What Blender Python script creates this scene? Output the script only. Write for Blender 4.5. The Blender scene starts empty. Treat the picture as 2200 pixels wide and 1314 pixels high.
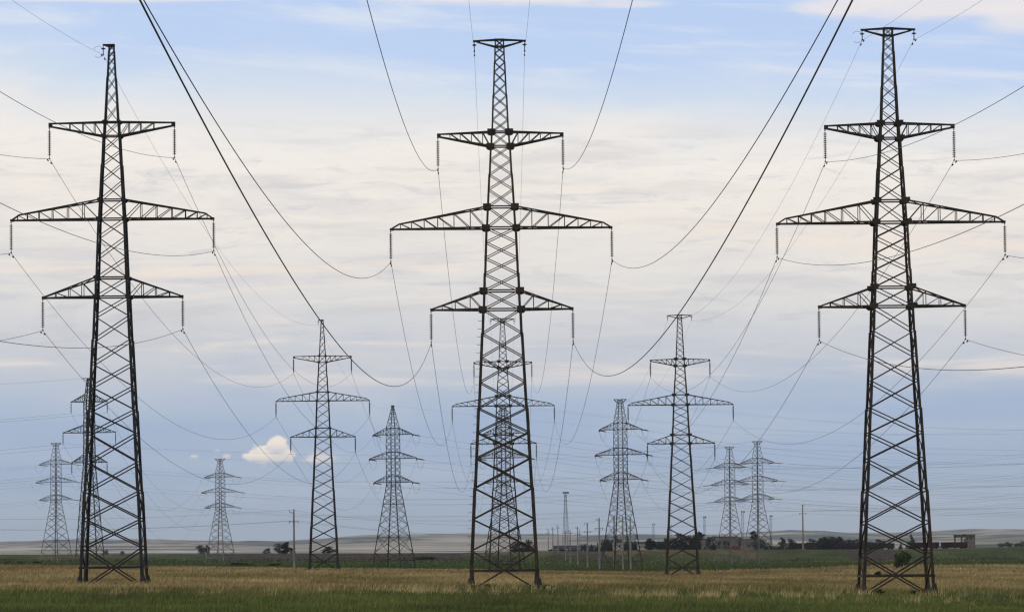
import bpy, math, random
import numpy as np
from mathutils import Vector, Matrix

random.seed(7)
RNG = np.random.default_rng(11)
scene = bpy.context.scene
COL = scene.collection

# ------------------------------------------------------------------ camera
F = 9650.0                      # focal length in pixels of the 2200 px wide photograph
CAMZ = 2.1
ROLL = math.radians(0.55)
# the power lines run along +Y and vanish at pixel (1080, 1200)
_u, _v = 1080 - 1100.0, -(1200 - 657.0)
_ur = _u * math.cos(ROLL) + _v * math.sin(ROLL)
_vr = -_u * math.sin(ROLL) + _v * math.cos(ROLL)
YAW = math.atan(-_ur / F)
PITCH = math.atan(-_vr / F)
R = (Matrix.Rotation(-YAW, 3, 'Z') @ Matrix.Rotation(math.pi / 2 + PITCH, 3, 'X') @ Matrix.Rotation(-ROLL, 3, 'Z'))
cam_data = bpy.data.cameras.new("camera")
cam = bpy.data.objects.new("camera", cam_data)
COL.objects.link(cam)
cam.location = (0, 0, CAMZ)
cam.rotation_euler = R.to_euler()
cam_data.sensor_width = 36.0
cam_data.lens = F * 36.0 / 2200.0
cam_data.clip_start = 0.5
cam_data.clip_end = 60000.0
scene.camera = cam

def W(px, py, d):
    """World point at distance d (along +Y) seen at pixel (px, py)."""
    v = R @ Vector(((px - 1100.0) / F, (657.0 - py) / F, -1.0))
    return Vector((v.x * d / v.y, d, CAMZ + v.z * d / v.y))

RI = np.array(R.transposed())
def project(x, y, z):
    c = RI @ np.array([x, y, z - CAMZ])
    return 1100 + F * c[0] / -c[2], 657 - F * c[1] / -c[2]

# ------------------------------------------------------------------ light and exposure
SUN_EL, SUN_AZ = math.radians(24), math.radians(-118)   # from behind, over the viewer's shoulder
sun_dir = Vector((math.sin(SUN_AZ) * math.cos(SUN_EL), math.cos(SUN_AZ) * math.cos(SUN_EL), math.sin(SUN_EL)))
sd = bpy.data.lights.new("sun", 'SUN')
sd.energy = 0.7
sd.angle = math.radians(12)
sd.color = (1.0, 0.9, 0.76)
sun = bpy.data.objects.new("sun", sd)
COL.objects.link(sun)
sun.rotation_euler = sun_dir.to_track_quat('Z', 'Y').to_euler()
sun.location = (-200, -300, 300)
vs = scene.view_settings
vs.view_transform = 'Standard'
vs.look = 'None'
vs.exposure = 0.0
vs.gamma = 1.0
scene.cycles.filter_width = 1.3
scene.cycles.max_bounces = 6
scene.cycles.volume_bounces = 0

def lin(r, g, b):
    f = lambda c: (c / 255 / 12.92) if c / 255 <= 0.04045 else ((c / 255 + 0.055) / 1.055) ** 2.4
    return (f(r), f(g), f(b))

# ------------------------------------------------------------------ sky (world): physical sky under drawn-out cloud
world = bpy.data.worlds.new("World")
scene.world = world
world.use_nodes = True
NT = world.node_tree
NT.nodes.clear()

class Graph:
    def __init__(self, nt): self.nt = nt
    def new(self, t, **k):
        n = self.nt.nodes.new(t)
        for a, b in k.items(): setattr(n, a, b)
        return n
    def put(self, sock, v):
        if isinstance(v, bpy.types.NodeSocket): self.nt.links.new(v, sock)
        else: sock.default_value = v
    def m(self, op, a, b=0.0, c=0.0, clamp=False):
        n = self.new('ShaderNodeMath', operation=op, use_clamp=clamp)
        self.put(n.inputs[0], a); self.put(n.inputs[1], b); self.put(n.inputs[2], c)
        return n.outputs[0]
    def smooth(self, x, a, b):
        n = self.new('ShaderNodeMapRange', interpolation_type='SMOOTHSTEP')
        self.put(n.inputs[0], x); n.inputs[1].default_value = a; n.inputs[2].default_value = b
        return n.outputs[0]
    def vec(self, x, y, z=0.0):
        n = self.new('ShaderNodeCombineXYZ')
        self.put(n.inputs[0], x); self.put(n.inputs[1], y); self.put(n.inputs[2], z)
        return n.outputs[0]
    def noise(self, v, scale=1.0, detail=5.0, rough=0.55, dist=0.0):
        n = self.new('ShaderNodeTexNoise', noise_dimensions='3D')
        self.put(n.inputs['Vector'], v); n.inputs['Scale'].default_value = scale
        n.inputs['Detail'].default_value = detail; n.inputs['Roughness'].default_value = rough
        n.inputs['Distortion'].default_value = dist
        return n.outputs['Fac']
    def mix(self, f, a, b, mode='MIX'):
        n = self.new('ShaderNodeMix', data_type='RGBA', blend_type=mode)
        self.put(n.inputs[0], f)
        for s, v in ((n.inputs[6], a), (n.inputs[7], b)):
            self.put(s, v if isinstance(v, bpy.types.NodeSocket) else (*v, 1.0))
        return n.outputs[2]
    def ramp(self, x, stops):
        n = self.new('ShaderNodeValToRGB')
        cr = n.color_ramp
        while len(cr.elements) < len(stops): cr.elements.new(0.5)
        for e, (p, c) in zip(cr.elements, stops):
            e.position = p; e.color = (*c, 1.0)
        self.put(n.inputs[0], x)
        return n.outputs[0]

def build_sky():
    g = Graph(NT)
    tc = g.new('ShaderNodeTexCoord')
    sep = g.new('ShaderNodeSeparateXYZ')
    g.put(sep.inputs[0], tc.outputs['Generated'])
    az = g.m('ARCTAN2', sep.outputs[0], sep.outputs[1])
    U = g.m('MULTIPLY', az, F / 1000)                       # 1 unit = 5.9 degrees
    V = g.m('MULTIPLY', g.m('MAXIMUM', sep.outputs[2], -0.01), F / 1000)
    nish = g.new('ShaderNodeTexSky', sky_type='NISHITA')
    nish.sun_disc = False
    nish.sun_elevation = SUN_EL
    nish.sun_rotation = SUN_AZ
    nish.air_density = 1.0; nish.dust_density = 2.0
    # warped height for the broad layers
    w1 = g.noise(g.vec(g.m('MULTIPLY', U, 1.1), g.m('MULTIPLY', V, 4.0), 3.3), 1.0, 5, 0.55, 0.6)
    warp = g.m('MULTIPLY', g.m('SUBTRACT', w1, 0.5), 0.24)
    tilt = g.m('MULTIPLY', g.m('MULTIPLY', U, 0.05), g.smooth(V, 0.6, 1.0))
    Vw = g.m('ADD', g.m('ADD', V, warp), tilt)
    c = lambda *a: lin(*a)
    base = g.ramp(g.m('DIVIDE', Vw, 1.6, clamp=True), [
        (0.000, c(182, 193, 206)), (0.055, c(180, 194, 210)), (0.12, c(171, 187, 210)), (0.185, c(170, 188, 214)),
        (0.225, c(184, 197, 216)), (0.27, c(208, 211, 217)), (0.35, c(229, 227, 225)), (0.45, c(243, 236, 228)),
        (0.535, c(247, 241, 234)), (0.578, c(233, 234, 236)), (0.62, c(211, 224, 241)), (0.68, c(193, 213, 245)),
        (1.0, c(176, 204, 245))])
    # soft grey undersides: long streaks
    n2 = g.noise(g.vec(g.m('MULTIPLY', U, 2.4), g.m('MULTIPLY', V, 15.0), 7.1), 1.0, 7, 0.6, 0.8)
    band2 = g.m('MULTIPLY', g.smooth(V, 0.33, 0.45), g.m('SUBTRACT', 1.0, g.smooth(V, 0.84, 0.98)))
    grey = g.m('MULTIPLY', g.m('MULTIPLY', g.smooth(n2, 0.46, 0.70), band2), 0.52)
    col = g.mix(grey, base, c(204, 204, 209))
    # small darker wisps
    n5 = g.noise(g.vec(g.m('MULTIPLY', U, 6.0), g.m('MULTIPLY', V, 34.0), 1.7), 1.0, 8, 0.66, 0.7)
    wisp = g.m('MULTIPLY', g.m('MULTIPLY', g.smooth(n5, 0.53, 0.72), band2), 0.55)
    col = g.mix(wisp, col, c(196, 198, 206))
    n8 = g.noise(g.vec(g.m('MULTIPLY', U, 13.0), g.m('MULTIPLY', V, 70.0), 4.4), 1.0, 7, 0.7, 0.5)
    col = g.mix(g.m('MULTIPLY', g.m('MULTIPLY', g.smooth(n8, 0.42, 0.72), band2), 0.2), col, c(208, 208, 214))
    # cream streaks lit from below
    n3 = g.noise(g.vec(g.m('MULTIPLY', U, 1.6), g.m('MULTIPLY', V, 17.0), 12.4), 1.0, 6, 0.55, 0.7)
    band3 = g.m('MULTIPLY', g.smooth(V, 0.33, 0.43), g.m('SUBTRACT', 1.0, g.smooth(V, 0.66, 0.9)))
    cream = g.m('MULTIPLY', g.m('MULTIPLY', g.smooth(n3, 0.50, 0.70), band3), 0.7)
    col = g.mix(cream, col, c(247, 234, 222))
    # blue-grey layers low down
    n4 = g.noise(g.vec(g.m('MULTIPLY', U, 1.3), g.m('MULTIPLY', V, 9.0), 21.0), 1.0, 5, 0.5, 0.5)
    band4 = g.m('MULTIPLY', g.smooth(V, 0.0, 0.1), g.m('SUBTRACT', 1.0, g.smooth(V, 0.40, 0.55)))
    low = g.m('MULTIPLY', g.m('MULTIPLY', g.smooth(n4, 0.45, 0.70), band4), 0.55)
    col = g.mix(low, col, c(190, 201, 218))
    # high thin white wisps, drawn out and slightly falling to the east
    sl = g.m('ADD', V, g.m('MULTIPLY', U, 0.075))
    n6 = g.noise(g.vec(g.m('MULTIPLY', U, 1.8), g.m('MULTIPLY', sl, 17.0), 31.0), 1.0, 8, 0.62, 0.4)
    band6 = g.smooth(V, 0.86, 1.0)
    high = g.m('MULTIPLY', g.m('MULTIPLY', g.smooth(n6, 0.46, 0.72), band6), 0.65)
    col = g.mix(high, col, c(228, 234, 243))
    # distinct clouds: (centre px, centre py, rx, ry, raggedness)
    edge = g.noise(g.vec(g.m('MULTIPLY', U, 26.0), g.m('MULTIPLY', V, 30.0), 5.0), 1.0, 6, 0.6, 0.2)
    edge2 = g.noise(g.vec(g.m('MULTIPLY', U, 4.0), g.m('MULTIPLY', V, 14.0), 9.0), 1.0, 6, 0.6, 0.5)
    def blob(px, py, rx, ry, soft, nz, amp):
        du = g.m('DIVIDE', g.m('SUBTRACT', U, (px - 1080) / 1000), rx / 1000)
        yy = 1200 - (px - 1080) * math.tan(ROLL)
        dv = g.m('DIVIDE', g.m('SUBTRACT', V, (yy - py) / 1000), ry / 1000)
        d = g.m('SQRT', g.m('ADD', g.m('MULTIPLY', du, du), g.m('MULTIPLY', dv, dv)))
        d = g.m('ADD', d, g.m('MULTIPLY', g.m('SUBTRACT', nz, 0.5), amp))
        return g.m('SUBTRACT', 1.0, g.smooth(d, 1.0 - soft, 1.0 + soft)), dv
    for (px, py, rx, ry, s, k) in ((586, 974, 50, 25, 0.2, 1.0), (598, 957, 28, 20, 0.2, 1.0), (556, 982, 28, 13, 0.25, .95), (690, 986, 34, 13, 0.5, .55), (668, 990, 22, 6, 0.6, .4),
                                   (490, 981, 9, 6, 0.6, .5), (420, 981, 7, 4, 0.6, .5), (470, 970, 5, 5, 0.7, .25)):
        b, dv = blob(px, py, rx * .94, ry * .94, s, edge, 1.9)
        shade = g.mix(g.smooth(dv, -1.1, 0.5), c(206, 207, 216), c(248, 238, 226))
        col = g.mix(g.m('MULTIPLY', b, k), col, shade)
    for (px, py, rx, ry, k) in ((2070, 8, 270, 42, .85), (2200, 50, 90, 34, .75), (1830, 22, 90, 20, .7), (1110, -4, 260, 20, .8), (1360, 14, 90, 9, .6), (250, 4, 330, 10, .6)):
        b, dv = blob(px, py, rx, ry, 0.45, edge2, 1.3)
        col = g.mix(g.m('MULTIPLY', b, k), col, c(240, 234, 234))
    # above the part of the sky in view: broken cloud over the physical sky
    n7 = g.noise(tc.outputs['Generated'], 2.2, 5, 0.55, 0.4)
    deck = g.m('ADD', 0.35, g.m('MULTIPLY', g.smooth(n7, 0.38, 0.62), 0.5))
    cloud10 = g.mix(1.0, (5.2, 5.2, 5.3), (1, 1, 1), 'MULTIPLY')
    upper = g.mix(deck, nish.outputs[0], cloud10)
    col10 = g.mix(1.0, col, (10.0, 10.0, 10.0), 'MULTIPLY')
    final = g.mix(g.smooth(V, 1.45, 2.6), col10, upper)
    bg = g.new('ShaderNodeBackground')
    g.put(bg.inputs[0], final)
    bg.inputs[1].default_value = 0.1
    out = g.new('ShaderNodeOutputWorld')
    NT.links.new(bg.outputs[0], out.inputs[0])
build_sky()

# ------------------------------------------------------------------ helpers
def link(o, parent=None):
    COL.objects.link(o)
    if parent is not None: o.parent = parent
    return o

def tag(o, label=None, cat=None, group=None, kind=None):
    if label: o["label"] = label
    if cat: o["category"] = cat
    if group: o["group"] = group
    if kind: o["kind"] = kind
    return o

def empty(name, loc=(0, 0, 0), rz=0.0):
    o = bpy.data.objects.new(name, None)
    o.location = loc
    o.rotation_euler = (0, 0, rz)
    o.empty_display_size = 0.5
    return link(o)

def copy_tree(o, parent=None):
    c = o.copy()
    link(c, parent)
    for ch in list(o.children): copy_tree(ch, c)
    return c

def material(name, c1, c2=None, scale=1.0, rough=0.8, metallic=0.0, detail=5.0, lo=0.35, hi=0.65, stretch=None, attr=None, bump=0.0, bump_scale=30.0):
    m = bpy.data.materials.new(name)
    m.use_nodes = True
    nt = m.node_tree
    p = nt.nodes['Principled BSDF']
    g = Graph(nt)
    tc = g.new('ShaderNodeTexCoord')
    vec = tc.outputs['Object']
    if stretch:
        mp = g.new('ShaderNodeMapping'); mp.inputs['Scale'].default_value = stretch
        g.put(mp.inputs[0], vec); vec = mp.outputs[0]
    n = g.noise(vec, scale, detail)
    f = g.smooth(n, lo, hi)
    if attr:
        a = g.new('ShaderNodeAttribute', attribute_name=attr)
        col = g.mix(1.0, a.outputs['Color'], g.mix(f, c1, c2), 'MULTIPLY')
    else:
        col = g.mix(f, c1, c2 if c2 else c1)
    g.put(p.inputs['Base Color'], col)
    p.inputs['Roughness'].default_value = rough
    p.inputs['Metallic'].default_value = metallic
    if rough >= .8: p.inputs['Specular IOR Level'].default_value = 0.05
    if bump:
        bn = g.new('ShaderNodeBump'); bn.inputs['Strength'].default_value = bump
        g.put(bn.inputs['Height'], g.noise(vec, bump_scale, 4))
        g.put(p.inputs['Normal'], bn.outputs[0])
    return m

M = {}
M['steel_black'] = material('dark_steel', (.010, .011, .013), (.024, .023, .022), 0.9, .78, .0)
M['steel_brown'] = material('weathered_steel', (.013, .012, .010), (.048, .031, .018), 1.4, .78, .0)
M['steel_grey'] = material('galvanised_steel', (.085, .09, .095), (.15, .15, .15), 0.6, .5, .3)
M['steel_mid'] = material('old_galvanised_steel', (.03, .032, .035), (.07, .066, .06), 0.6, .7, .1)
M['wire'] = material('aluminium_wire', (.045, .047, .05), (.07, .07, .07), 2.0, .55, .2)
M['glass_disc'] = material('insulator_glass', (.028, .040, .038), (.055, .068, .062), 3.0, .25)
M['glass_pale'] = material('pale_insulator_glass', (.11, .115, .075), (.19, .18, .11), 1.0, .35)
M['concrete'] = material('pole_concrete', (.15, .145, .135), (.30, .29, .27), 0.9, .9, stretch=(3, 3, .35))
M['ruin_concrete'] = material('ruin_concrete', (.12, .105, .088), (.22, .195, .165), 0.5, .95, bump=.3)
M['ruin_pink'] = material('stained_plaster', (.15, .11, .09), (.25, .20, .17), 0.6, .95)
M['ruin_pale'] = material('pale_plaster', (.30, .26, .22), (.46, .42, .37), 0.6, .95)
M['roof_dark'] = material('dark_slab', (.06, .045, .035), (.12, .09, .07), 0.8, .95)
M['brick'] = material('red_brick', (.10, .034, .025), (.16, .06, .045), 0.9, .95)
M['interior'] = material('dark_interior', (.02, .02, .02), (.04, .035, .03), 1.0, .95)  # near-black, for the back walls behind the openings
M['blue_metal'] = material('blue_sheet_metal', (.030, .045, .085), (.042, .062, .105), 0.2, .7)
M['wagon_red'] = material('oxide_red_paint', (.024, .013, .012), (.046, .021, .018), 0.35, .8, stretch=(1, 1, .3))
M['wagon_black'] = material('sooty_underframe', (.012, .012, .012), (.03, .026, .024), 1.0, .8)
M['lamp_metal'] = material('lamp_housing', (.05, .055, .06), (.09, .09, .09), 1.0, .5)
M['bark'] = material('bark', (.035, .028, .020), (.075, .06, .045), 2.0, .95)
M['leaf_dark'] = material('dark_leaves', (.018, .032, .016), (.040, .058, .026), 0.35, .8)
M['leaf_mid'] = material('green_leaves', (.040, .060, .022), (.085, .105, .038), 0.35, .8)
M['leaf_far'] = material('dull_leaves', (.03, .04, .02), (.07, .075, .04), 0.35, .85)
M['dry_stem'] = material('dry_stems', (.10, .055, .030), (.20, .12, .07), 1.2, .9)

class MB:
    """Collects boxes, bars and tubes for one mesh."""
    def __init__(self): self.v = []; self.f = []
    def bar(self, p, q, w, h=None):
        p, q = Vector(p), Vector(q)
        h = h or w
        d = (q - p)
        if d.length < 1e-6: return
        d.normalize()
        up = Vector((0, 1, 0)) if abs(d.y) < 0.9 else Vector((1, 0, 0))
        a = d.cross(up).normalized() * (w / 2)
        b = d.cross(a).normalized() * (h / 2)
        i = len(self.v)
        for c in (p, q):
            self.v += [c - a - b, c + a - b, c + a + b, c - a + b]
        self.f += [(i, i+3, i+2, i+1), (i+4, i+5, i+6, i+7)] + [(i+k, i+(k+1) % 4, i+4+(k+1) % 4, i+4+k) for k in range(4)]
    def angle(self, p, q, w, t, sx, sy):
        """L-section with its flanges turned towards sx, sy."""
        p, q = Vector(p), Vector(q)
        i = len(self.v)
        prof = [(0, 0), (w, 0), (w, t), (t, t), (t, w), (0, w)]
        for c in (p, q):
            self.v += [c + Vector((-sx * a, -sy * b, 0)) for a, b in prof]
        n = 6
        self.f += [(i, i+1, i+2, i+3), (i, i+3, i+4, i+5), (i+6, i+9, i+8, i+7), (i+6, i+11, i+10, i+9)]
        self.f += [(i+k, i+n+k, i+n+(k+1) % n, i+(k+1) % n) for k in range(n)]
    def box(self, lo, hi):
        x0, y0, z0 = lo; x1, y1, z1 = hi
        i = len(self.v)
        self.v += [Vector(c) for c in ((x0,y0,z0),(x1,y0,z0),(x1,y1,z0),(x0,y1,z0),(x0,y0,z1),(x1,y0,z1),(x1,y1,z1),(x0,y1,z1))]
        self.f += [(i,i+3,i+2,i+1),(i+4,i+5,i+6,i+7),(i,i+1,i+5,i+4),(i+1,i+2,i+6,i+5),(i+2,i+3,i+7,i+6),(i+3,i,i+4,i+7)]
    def prism(self, poly, y0, y1):
        """polygon in xz, extruded along y"""
        i = len(self.v); n = len(poly)
        self.v += [Vector((x, y0, z)) for x, z in poly] + [Vector((x, y1, z)) for x, z in poly]
        self.f += [tuple(range(i, i+n)), tuple(range(i+2*n-1, i+n-1, -1))]
        self.f += [(i+k, i+n+k, i+n+(k+1) % n, i+(k+1) % n) for k in range(n)]
    def lathe(self, prof, seg=12, axis_p=Vector((0,0,0)), axis_d=Vector((0,0,1))):
        """profile of (radius, distance along axis)"""
        d = Vector(axis_d).normalized()
        up = Vector((0, 1, 0)) if abs(d.y) < 0.9 else Vector((1, 0, 0))
        a = d.cross(up).normalized(); b = d.cross(a)
        i = len(self.v)
        for r, t in prof:
            for k in range(seg):
                an = 2 * math.pi * k / seg
                self.v.append(Vector(axis_p) + d * t + a * (r * math.cos(an)) + b * (r * math.sin(an)))
        for j in range(len(prof) - 1):
            for k in range(seg):
                k2 = (k + 1) % seg
                self.f.append((i + j*seg + k, i + j*seg + k2, i + (j+1)*seg + k2, i + (j+1)*seg + k))
        self.f.append(tuple(i + k for k in reversed(range(seg))))
        self.f.append(tuple(i + (len(prof)-1)*seg + k for k in range(seg)))
    def tube(self, pts, r, seg=5):
        pts = [Vector(p) for p in pts]
        i = len(self.v); n = len(pts)
        rr = r if isinstance(r, (list, tuple)) else [r] * n
        for j, p in enumerate(pts):
            d = (pts[min(j+1, n-1)] - pts[max(j-1, 0)]).normalized()
            up = Vector((0, 0, 1)) if abs(d.z) < 0.9 else Vector((1, 0, 0))
            a = d.cross(up).normalized(); b = d.cross(a)
            for k in range(seg):
                an = 2 * math.pi * k / seg
                self.v.append(p + a * (rr[j] * math.cos(an)) + b * (rr[j] * math.sin(an)))
        for j in range(n - 1):
            for k in range(seg):
                k2 = (k + 1) % seg
                self.f.append((i + j*seg + k, i + j*seg + k2, i + (j+1)*seg + k2, i + (j+1)*seg + k))
        self.f.append(tuple(i + k for k in reversed(range(seg))))
        self.f.append(tuple(i + (n-1)*seg + k for k in range(seg)))
    def build(self, name, mat, parent=None, smooth=False):
        me = bpy.data.meshes.new(name)
        me.from_pydata([tuple(v) for v in self.v], [], self.f)
        me.materials.append(mat)
        if smooth: me.polygons.foreach_set('use_smooth', [True] * len(me.polygons))
        me.update()
        return link(bpy.data.objects.new(name, me), parent)

def mesh_np(name, verts, faces, mat, parent=None, colors=None):
    """verts (n,3), faces (m,k) numpy, colours per vertex (n,3)"""
    me = bpy.data.meshes.new(name)
    n, (m, k) = len(verts), faces.shape
    me.vertices.add(n); me.vertices.foreach_set('co', np.ascontiguousarray(verts, np.float32).ravel())
    me.loops.add(m * k); me.loops.foreach_set('vertex_index', np.ascontiguousarray(faces, np.int32).ravel())
    me.polygons.add(m)
    me.polygons.foreach_set('loop_start', np.arange(0, m * k, k, dtype=np.int32))
    if colors is not None:
        a = me.color_attributes.new('tone', 'FLOAT_COLOR', 'POINT')
        a.data.foreach_set('color', np.concatenate([colors, np.ones((n, 1))], 1).astype(np.float32).ravel())
    me.materials.append(mat)
    me.update(calc_edges=True)
    return link(bpy.data.objects.new(name, me), parent)

def vnoise(x, y, seed=0, octaves=4):
    """2D value noise 0..1"""
    x = np.asarray(x, float); y = np.asarray(y, float)
    tot = np.zeros(np.broadcast(x, y).shape); amp, s = 1.0, 0.0
    for o in range(octaves):
        xi, yi = np.floor(x), np.floor(y)
        fx, fy = x - xi, y - yi
        fx = fx * fx * (3 - 2 * fx); fy = fy * fy * (3 - 2 * fy)
        def h(a, b):
            v = np.sin(a * 127.1 + b * 311.7 + seed * 74.7 + o * 17.3) * 43758.5453
            return v - np.floor(v)
        v = (h(xi, yi) * (1 - fx) + h(xi+1, yi) * fx) * (1 - fy) + (h(xi, yi+1) * (1 - fx) + h(xi+1, yi+1) * fx) * fy
        tot += amp * v; s += amp; amp *= 0.5
        x = x * 2.03 + 5.1; y = y * 2.03 + 3.7
    return tot / s

def sstep(x, a, b):
    t = np.clip((np.asarray(x, float) - a) / (b - a), 0, 1)
    return t * t * (3 - 2 * t)

# ------------------------------------------------------------------ ground
GX = np.array([-400, 0, 400, 700, 1000, 1150, 1300, 1400, 1600, 1900, 2060, 2200, 2600.])
GT = {  # distance: pixel row of the ground at each of GX
    328: [1255, 1257, 1259.5, 1261, 1262, 1263, 1264, 1265, 1267.5, 1271.5, 1273.5, 1275, 1277],
    700: [1217, 1219, 1222, 1224.5, 1227, 1230, 1233, 1236, 1236.5, 1236, 1236, 1236, 1236],
    900: [1214, 1215, 1218, 1223, 1225.5, 1227.5, 1229, 1229, 1226, 1221, 1220, 1219, 1218],
    1100: [1212, 1213, 1216.5, 1222, 1224, 1225.5, 1227, 1225.5, 1221, 1214, 1213, 1212, 1212],
    1450: [1211, 1211.5, 1214, 1214.5, 1215, 1215, 1215, 1214.5, 1213, 1210, 1209, 1207.5, 1207],
    1700: [1205, 1205, 1206, 1203, 1203, 1203, 1203, 1204, 1205.5, 1205.5, 1205, 1203.5, 1203],
    1850: [1191, 1191, 1189.5, 1188, 1187, 1184, 1184, 1180, 1180.5, 1180, 1178.5, 1173.5, 1172],
    2300: [1191, 1191, 1189.5, 1188, 1187, 1183.5, 1183.5, 1179.5, 1180, 1179.8, 1178, 1173, 1172],
    3000: [1192, 1192, 1190.5, 1189, 1188, 1186, 1186, 1182, 1183, 1182, 1180, 1176, 1175],
}
GD = np.array(sorted(GT))
GZ = np.array([[W(px, py, d).z for px, py in zip(GX, GT[d])] for d in GD])

def ground_z(x, y):
    x = np.asarray(x, float); y = np.asarray(y, float)
    yy = np.maximum(y, 60.0)
    t = x / yy
    px = np.clip(1080 + F * t, GX[0], GX[-1])
    d = np.clip(yy, GD[0], GD[-1])
    j = np.clip(np.searchsorted(GD, d) - 1, 0, len(GD) - 2)
    f = (d - GD[j]) / (GD[j+1] - GD[j])
    fs = np.where(GD[j] >= 1450, f * f * (3 - 2 * f), f)
    i = np.clip(np.searchsorted(GX, px) - 1, 0, len(GX) - 2)
    h = (px - GX[i]) / (GX[i+1] - GX[i])
    z = (GZ[j, i] * (1-h) + GZ[j, i+1] * h) * (1-fs) + (GZ[j+1, i] * (1-h) + GZ[j+1, i+1] * h) * fs
    near = sstep(y, 100, 300)
    z = z * near + (-0.012 * np.clip(x, -40, 40)) * (1 - near)
    # small mounds on the banks
    bank = sstep(y, 1600, 1720) * (1 - sstep(y, 1800, 1850) * .75) * (1 - sstep(y, 2150, 2200))
    z = z + bank * (vnoise(x / 16, y / 60, 3) - .5) * 2.2 * sstep(px, 1000, 1300)
    return z + (vnoise(x / 9, y / 14, 8, 3) - .5) * 0.16 * sstep(y, 130, 250)

def pxof(x, y): return 1080 + F * x / np.maximum(y, 60.0)

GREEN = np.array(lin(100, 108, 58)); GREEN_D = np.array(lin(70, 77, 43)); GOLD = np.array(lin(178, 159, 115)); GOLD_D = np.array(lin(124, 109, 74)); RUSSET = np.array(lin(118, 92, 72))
MEADOW = np.array(lin(78, 90, 50)); BANK = np.array(lin(76, 84, 46)); BALLAST = np.array(lin(80, 70, 62)); TAN = np.array(lin(160, 128, 96))

def gold_limits(x, y):
    px = pxof(x, y)
    near = np.interp(px, [0, 300, 600, 900, 1010, 1170, 1300, 1500, 1800, 2000, 2200], [262, 274, 284, 300, 335, 340, 322, 322, 326, 328, 338])
    near = near + (vnoise(x / 4, y / 12, 21, 4) - .5) * 60
    far = np.interp(px, [-400, 1400, 1650, 1900, 2400], [905, 905, 960, 1100, 1110]) + (vnoise(x / 20, y / 30, 22, 3) - .5) * 30
    return near, far

def albedo(x, y):
    """reflectance of what grows or lies at (x, y)"""
    px = pxof(x, y)
    near, far = gold_limits(x, y)
    n1 = (.5 * vnoise(x / 7, y / 45, 31) + .5 * vnoise(x / 9, y / 7, 30))[..., None]; n2 = vnoise(x / 2.2, y / 9, 32)[..., None]; n3 = vnoise(x / 40, y / 160, 33)[..., None]
    green = GREEN_D + (GREEN - GREEN_D) * np.clip(n1 * 2.2 + n2 * .8 - 1.0, -.45, 1.4)
    gold = GOLD_D + (GOLD - GOLD_D) * np.clip(n1 * 2.0 + n2 * .8 - .9, -.3, 1.25)
    rus = (sstep(n3, .50, .66) * sstep(y, 450, 560)[..., None]) * .55
    gold = gold * (1 - rus) + RUSSET * rus
    gp = np.clip(sstep(vnoise(x / 10, y / 55, 35), .52, .68) * .55 + .5 * sstep(px, 1250, 1450) * (1 - .55 * sstep(px, 1600, 1850)) * (1 - .5 * sstep(y, 400, 600)) * (.3 + vnoise(x / 4, y / 30, 37)), 0, .8)[..., None]         # greener patches in the dry field, and shade painted in towards the right
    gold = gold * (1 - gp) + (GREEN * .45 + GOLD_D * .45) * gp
    br = sstep(vnoise(x / 4, y / 22, 38), .52, .68)[..., None] * .5 * sstep(y, 205, 250)[..., None]
    green = green * (1 - br) + (GOLD_D * .75 + GREEN * .2) * br
    meadow = MEADOW * (0.78 + .42 * n1)
    bank = BANK * (0.45 + 1.1 * vnoise(x / 7, y / 25, 39)[..., None])  # shading of the gullies put into the bank colour as noise
    r1 = sstep(vnoise(x / 25, y / 45, 36), .54, .68)[..., None] * .45
    bank = bank * (1 - r1) + TAN * .7 * r1
    # bare ballast and spoil on some of the banks
    bmask = np.maximum(sstep(px, 420, 560) * (1 - sstep(px, 985, 1010)), 0.75 * sstep(px, 1175, 1200) * (1 - sstep(px, 1300, 1330)) * sstep(vnoise(x / 9, y / 40, 41), .42, .58))
    bmask = np.maximum(bmask, sstep(px, 1805, 1840) * (1 - sstep(px, 1925, 1945)) * (1 - sstep(y, 1800, 1830)))
    bmask = (bmask * sstep(y, 1690, 1730) * (1 - sstep(y, 1838, 1850)))[..., None]
    bank = bank * (1 - bmask) + BALLAST * (.75 + .5 * n2) * bmask
    track = (np.exp(-((y - 1640) / 14) ** 2) * .5 * sstep(px, 1700, 1760))[..., None]
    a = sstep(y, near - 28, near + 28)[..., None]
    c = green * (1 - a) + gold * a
    b = sstep(y, far - 10, far + 10)[..., None]
    c = c * (1 - b) + meadow * b
    k = sstep(y, 1640, 1715)[..., None]
    c = c * (1 - k) + bank * k
    c = c * (1 - track) + TAN * track
    top = (sstep(y, 1842, 1870) * (.15 + .35 * sstep(vnoise(x / 30, y / 30, 47), .5, .65)))[..., None]
    return c * (1 - top) + TAN * .8 * top

def build_ground():
    ts = np.concatenate([np.linspace(-2.2, -.16, 26)[:-1], np.linspace(-.16, .16, 261), np.linspace(.16, 2.2, 26)[1:]])
    ds = np.concatenate([[-400, -150, -40, 20, 60, 100], np.geomspace(130, 1600, 150), np.linspace(1615, 1900, 50), np.linspace(1930, 3000, 16)])
    T, D = np.meshgrid(ts, ds)
    X = T * np.maximum(D, 130)
    Z = ground_z(X, D)
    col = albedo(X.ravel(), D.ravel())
    nj, ni = T.shape
    idx = np.arange(nj * ni).reshape(nj, ni)
    faces = np.stack([idx[:-1, :-1], idx[:-1, 1:], idx[1:, 1:], idx[1:, :-1]], -1).reshape(-1, 4)
    m = material('ground_cover', (.70, .70, .70), (1.25, 1.22, 1.15), 0.9, .95, attr='tone', stretch=(1, .25, 1), detail=6)
    o = mesh_np('field', np.stack([X, D, Z], -1).reshape(-1, 3), faces, m, colors=col)
    tag(o, kind='structure')
build_ground()

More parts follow.
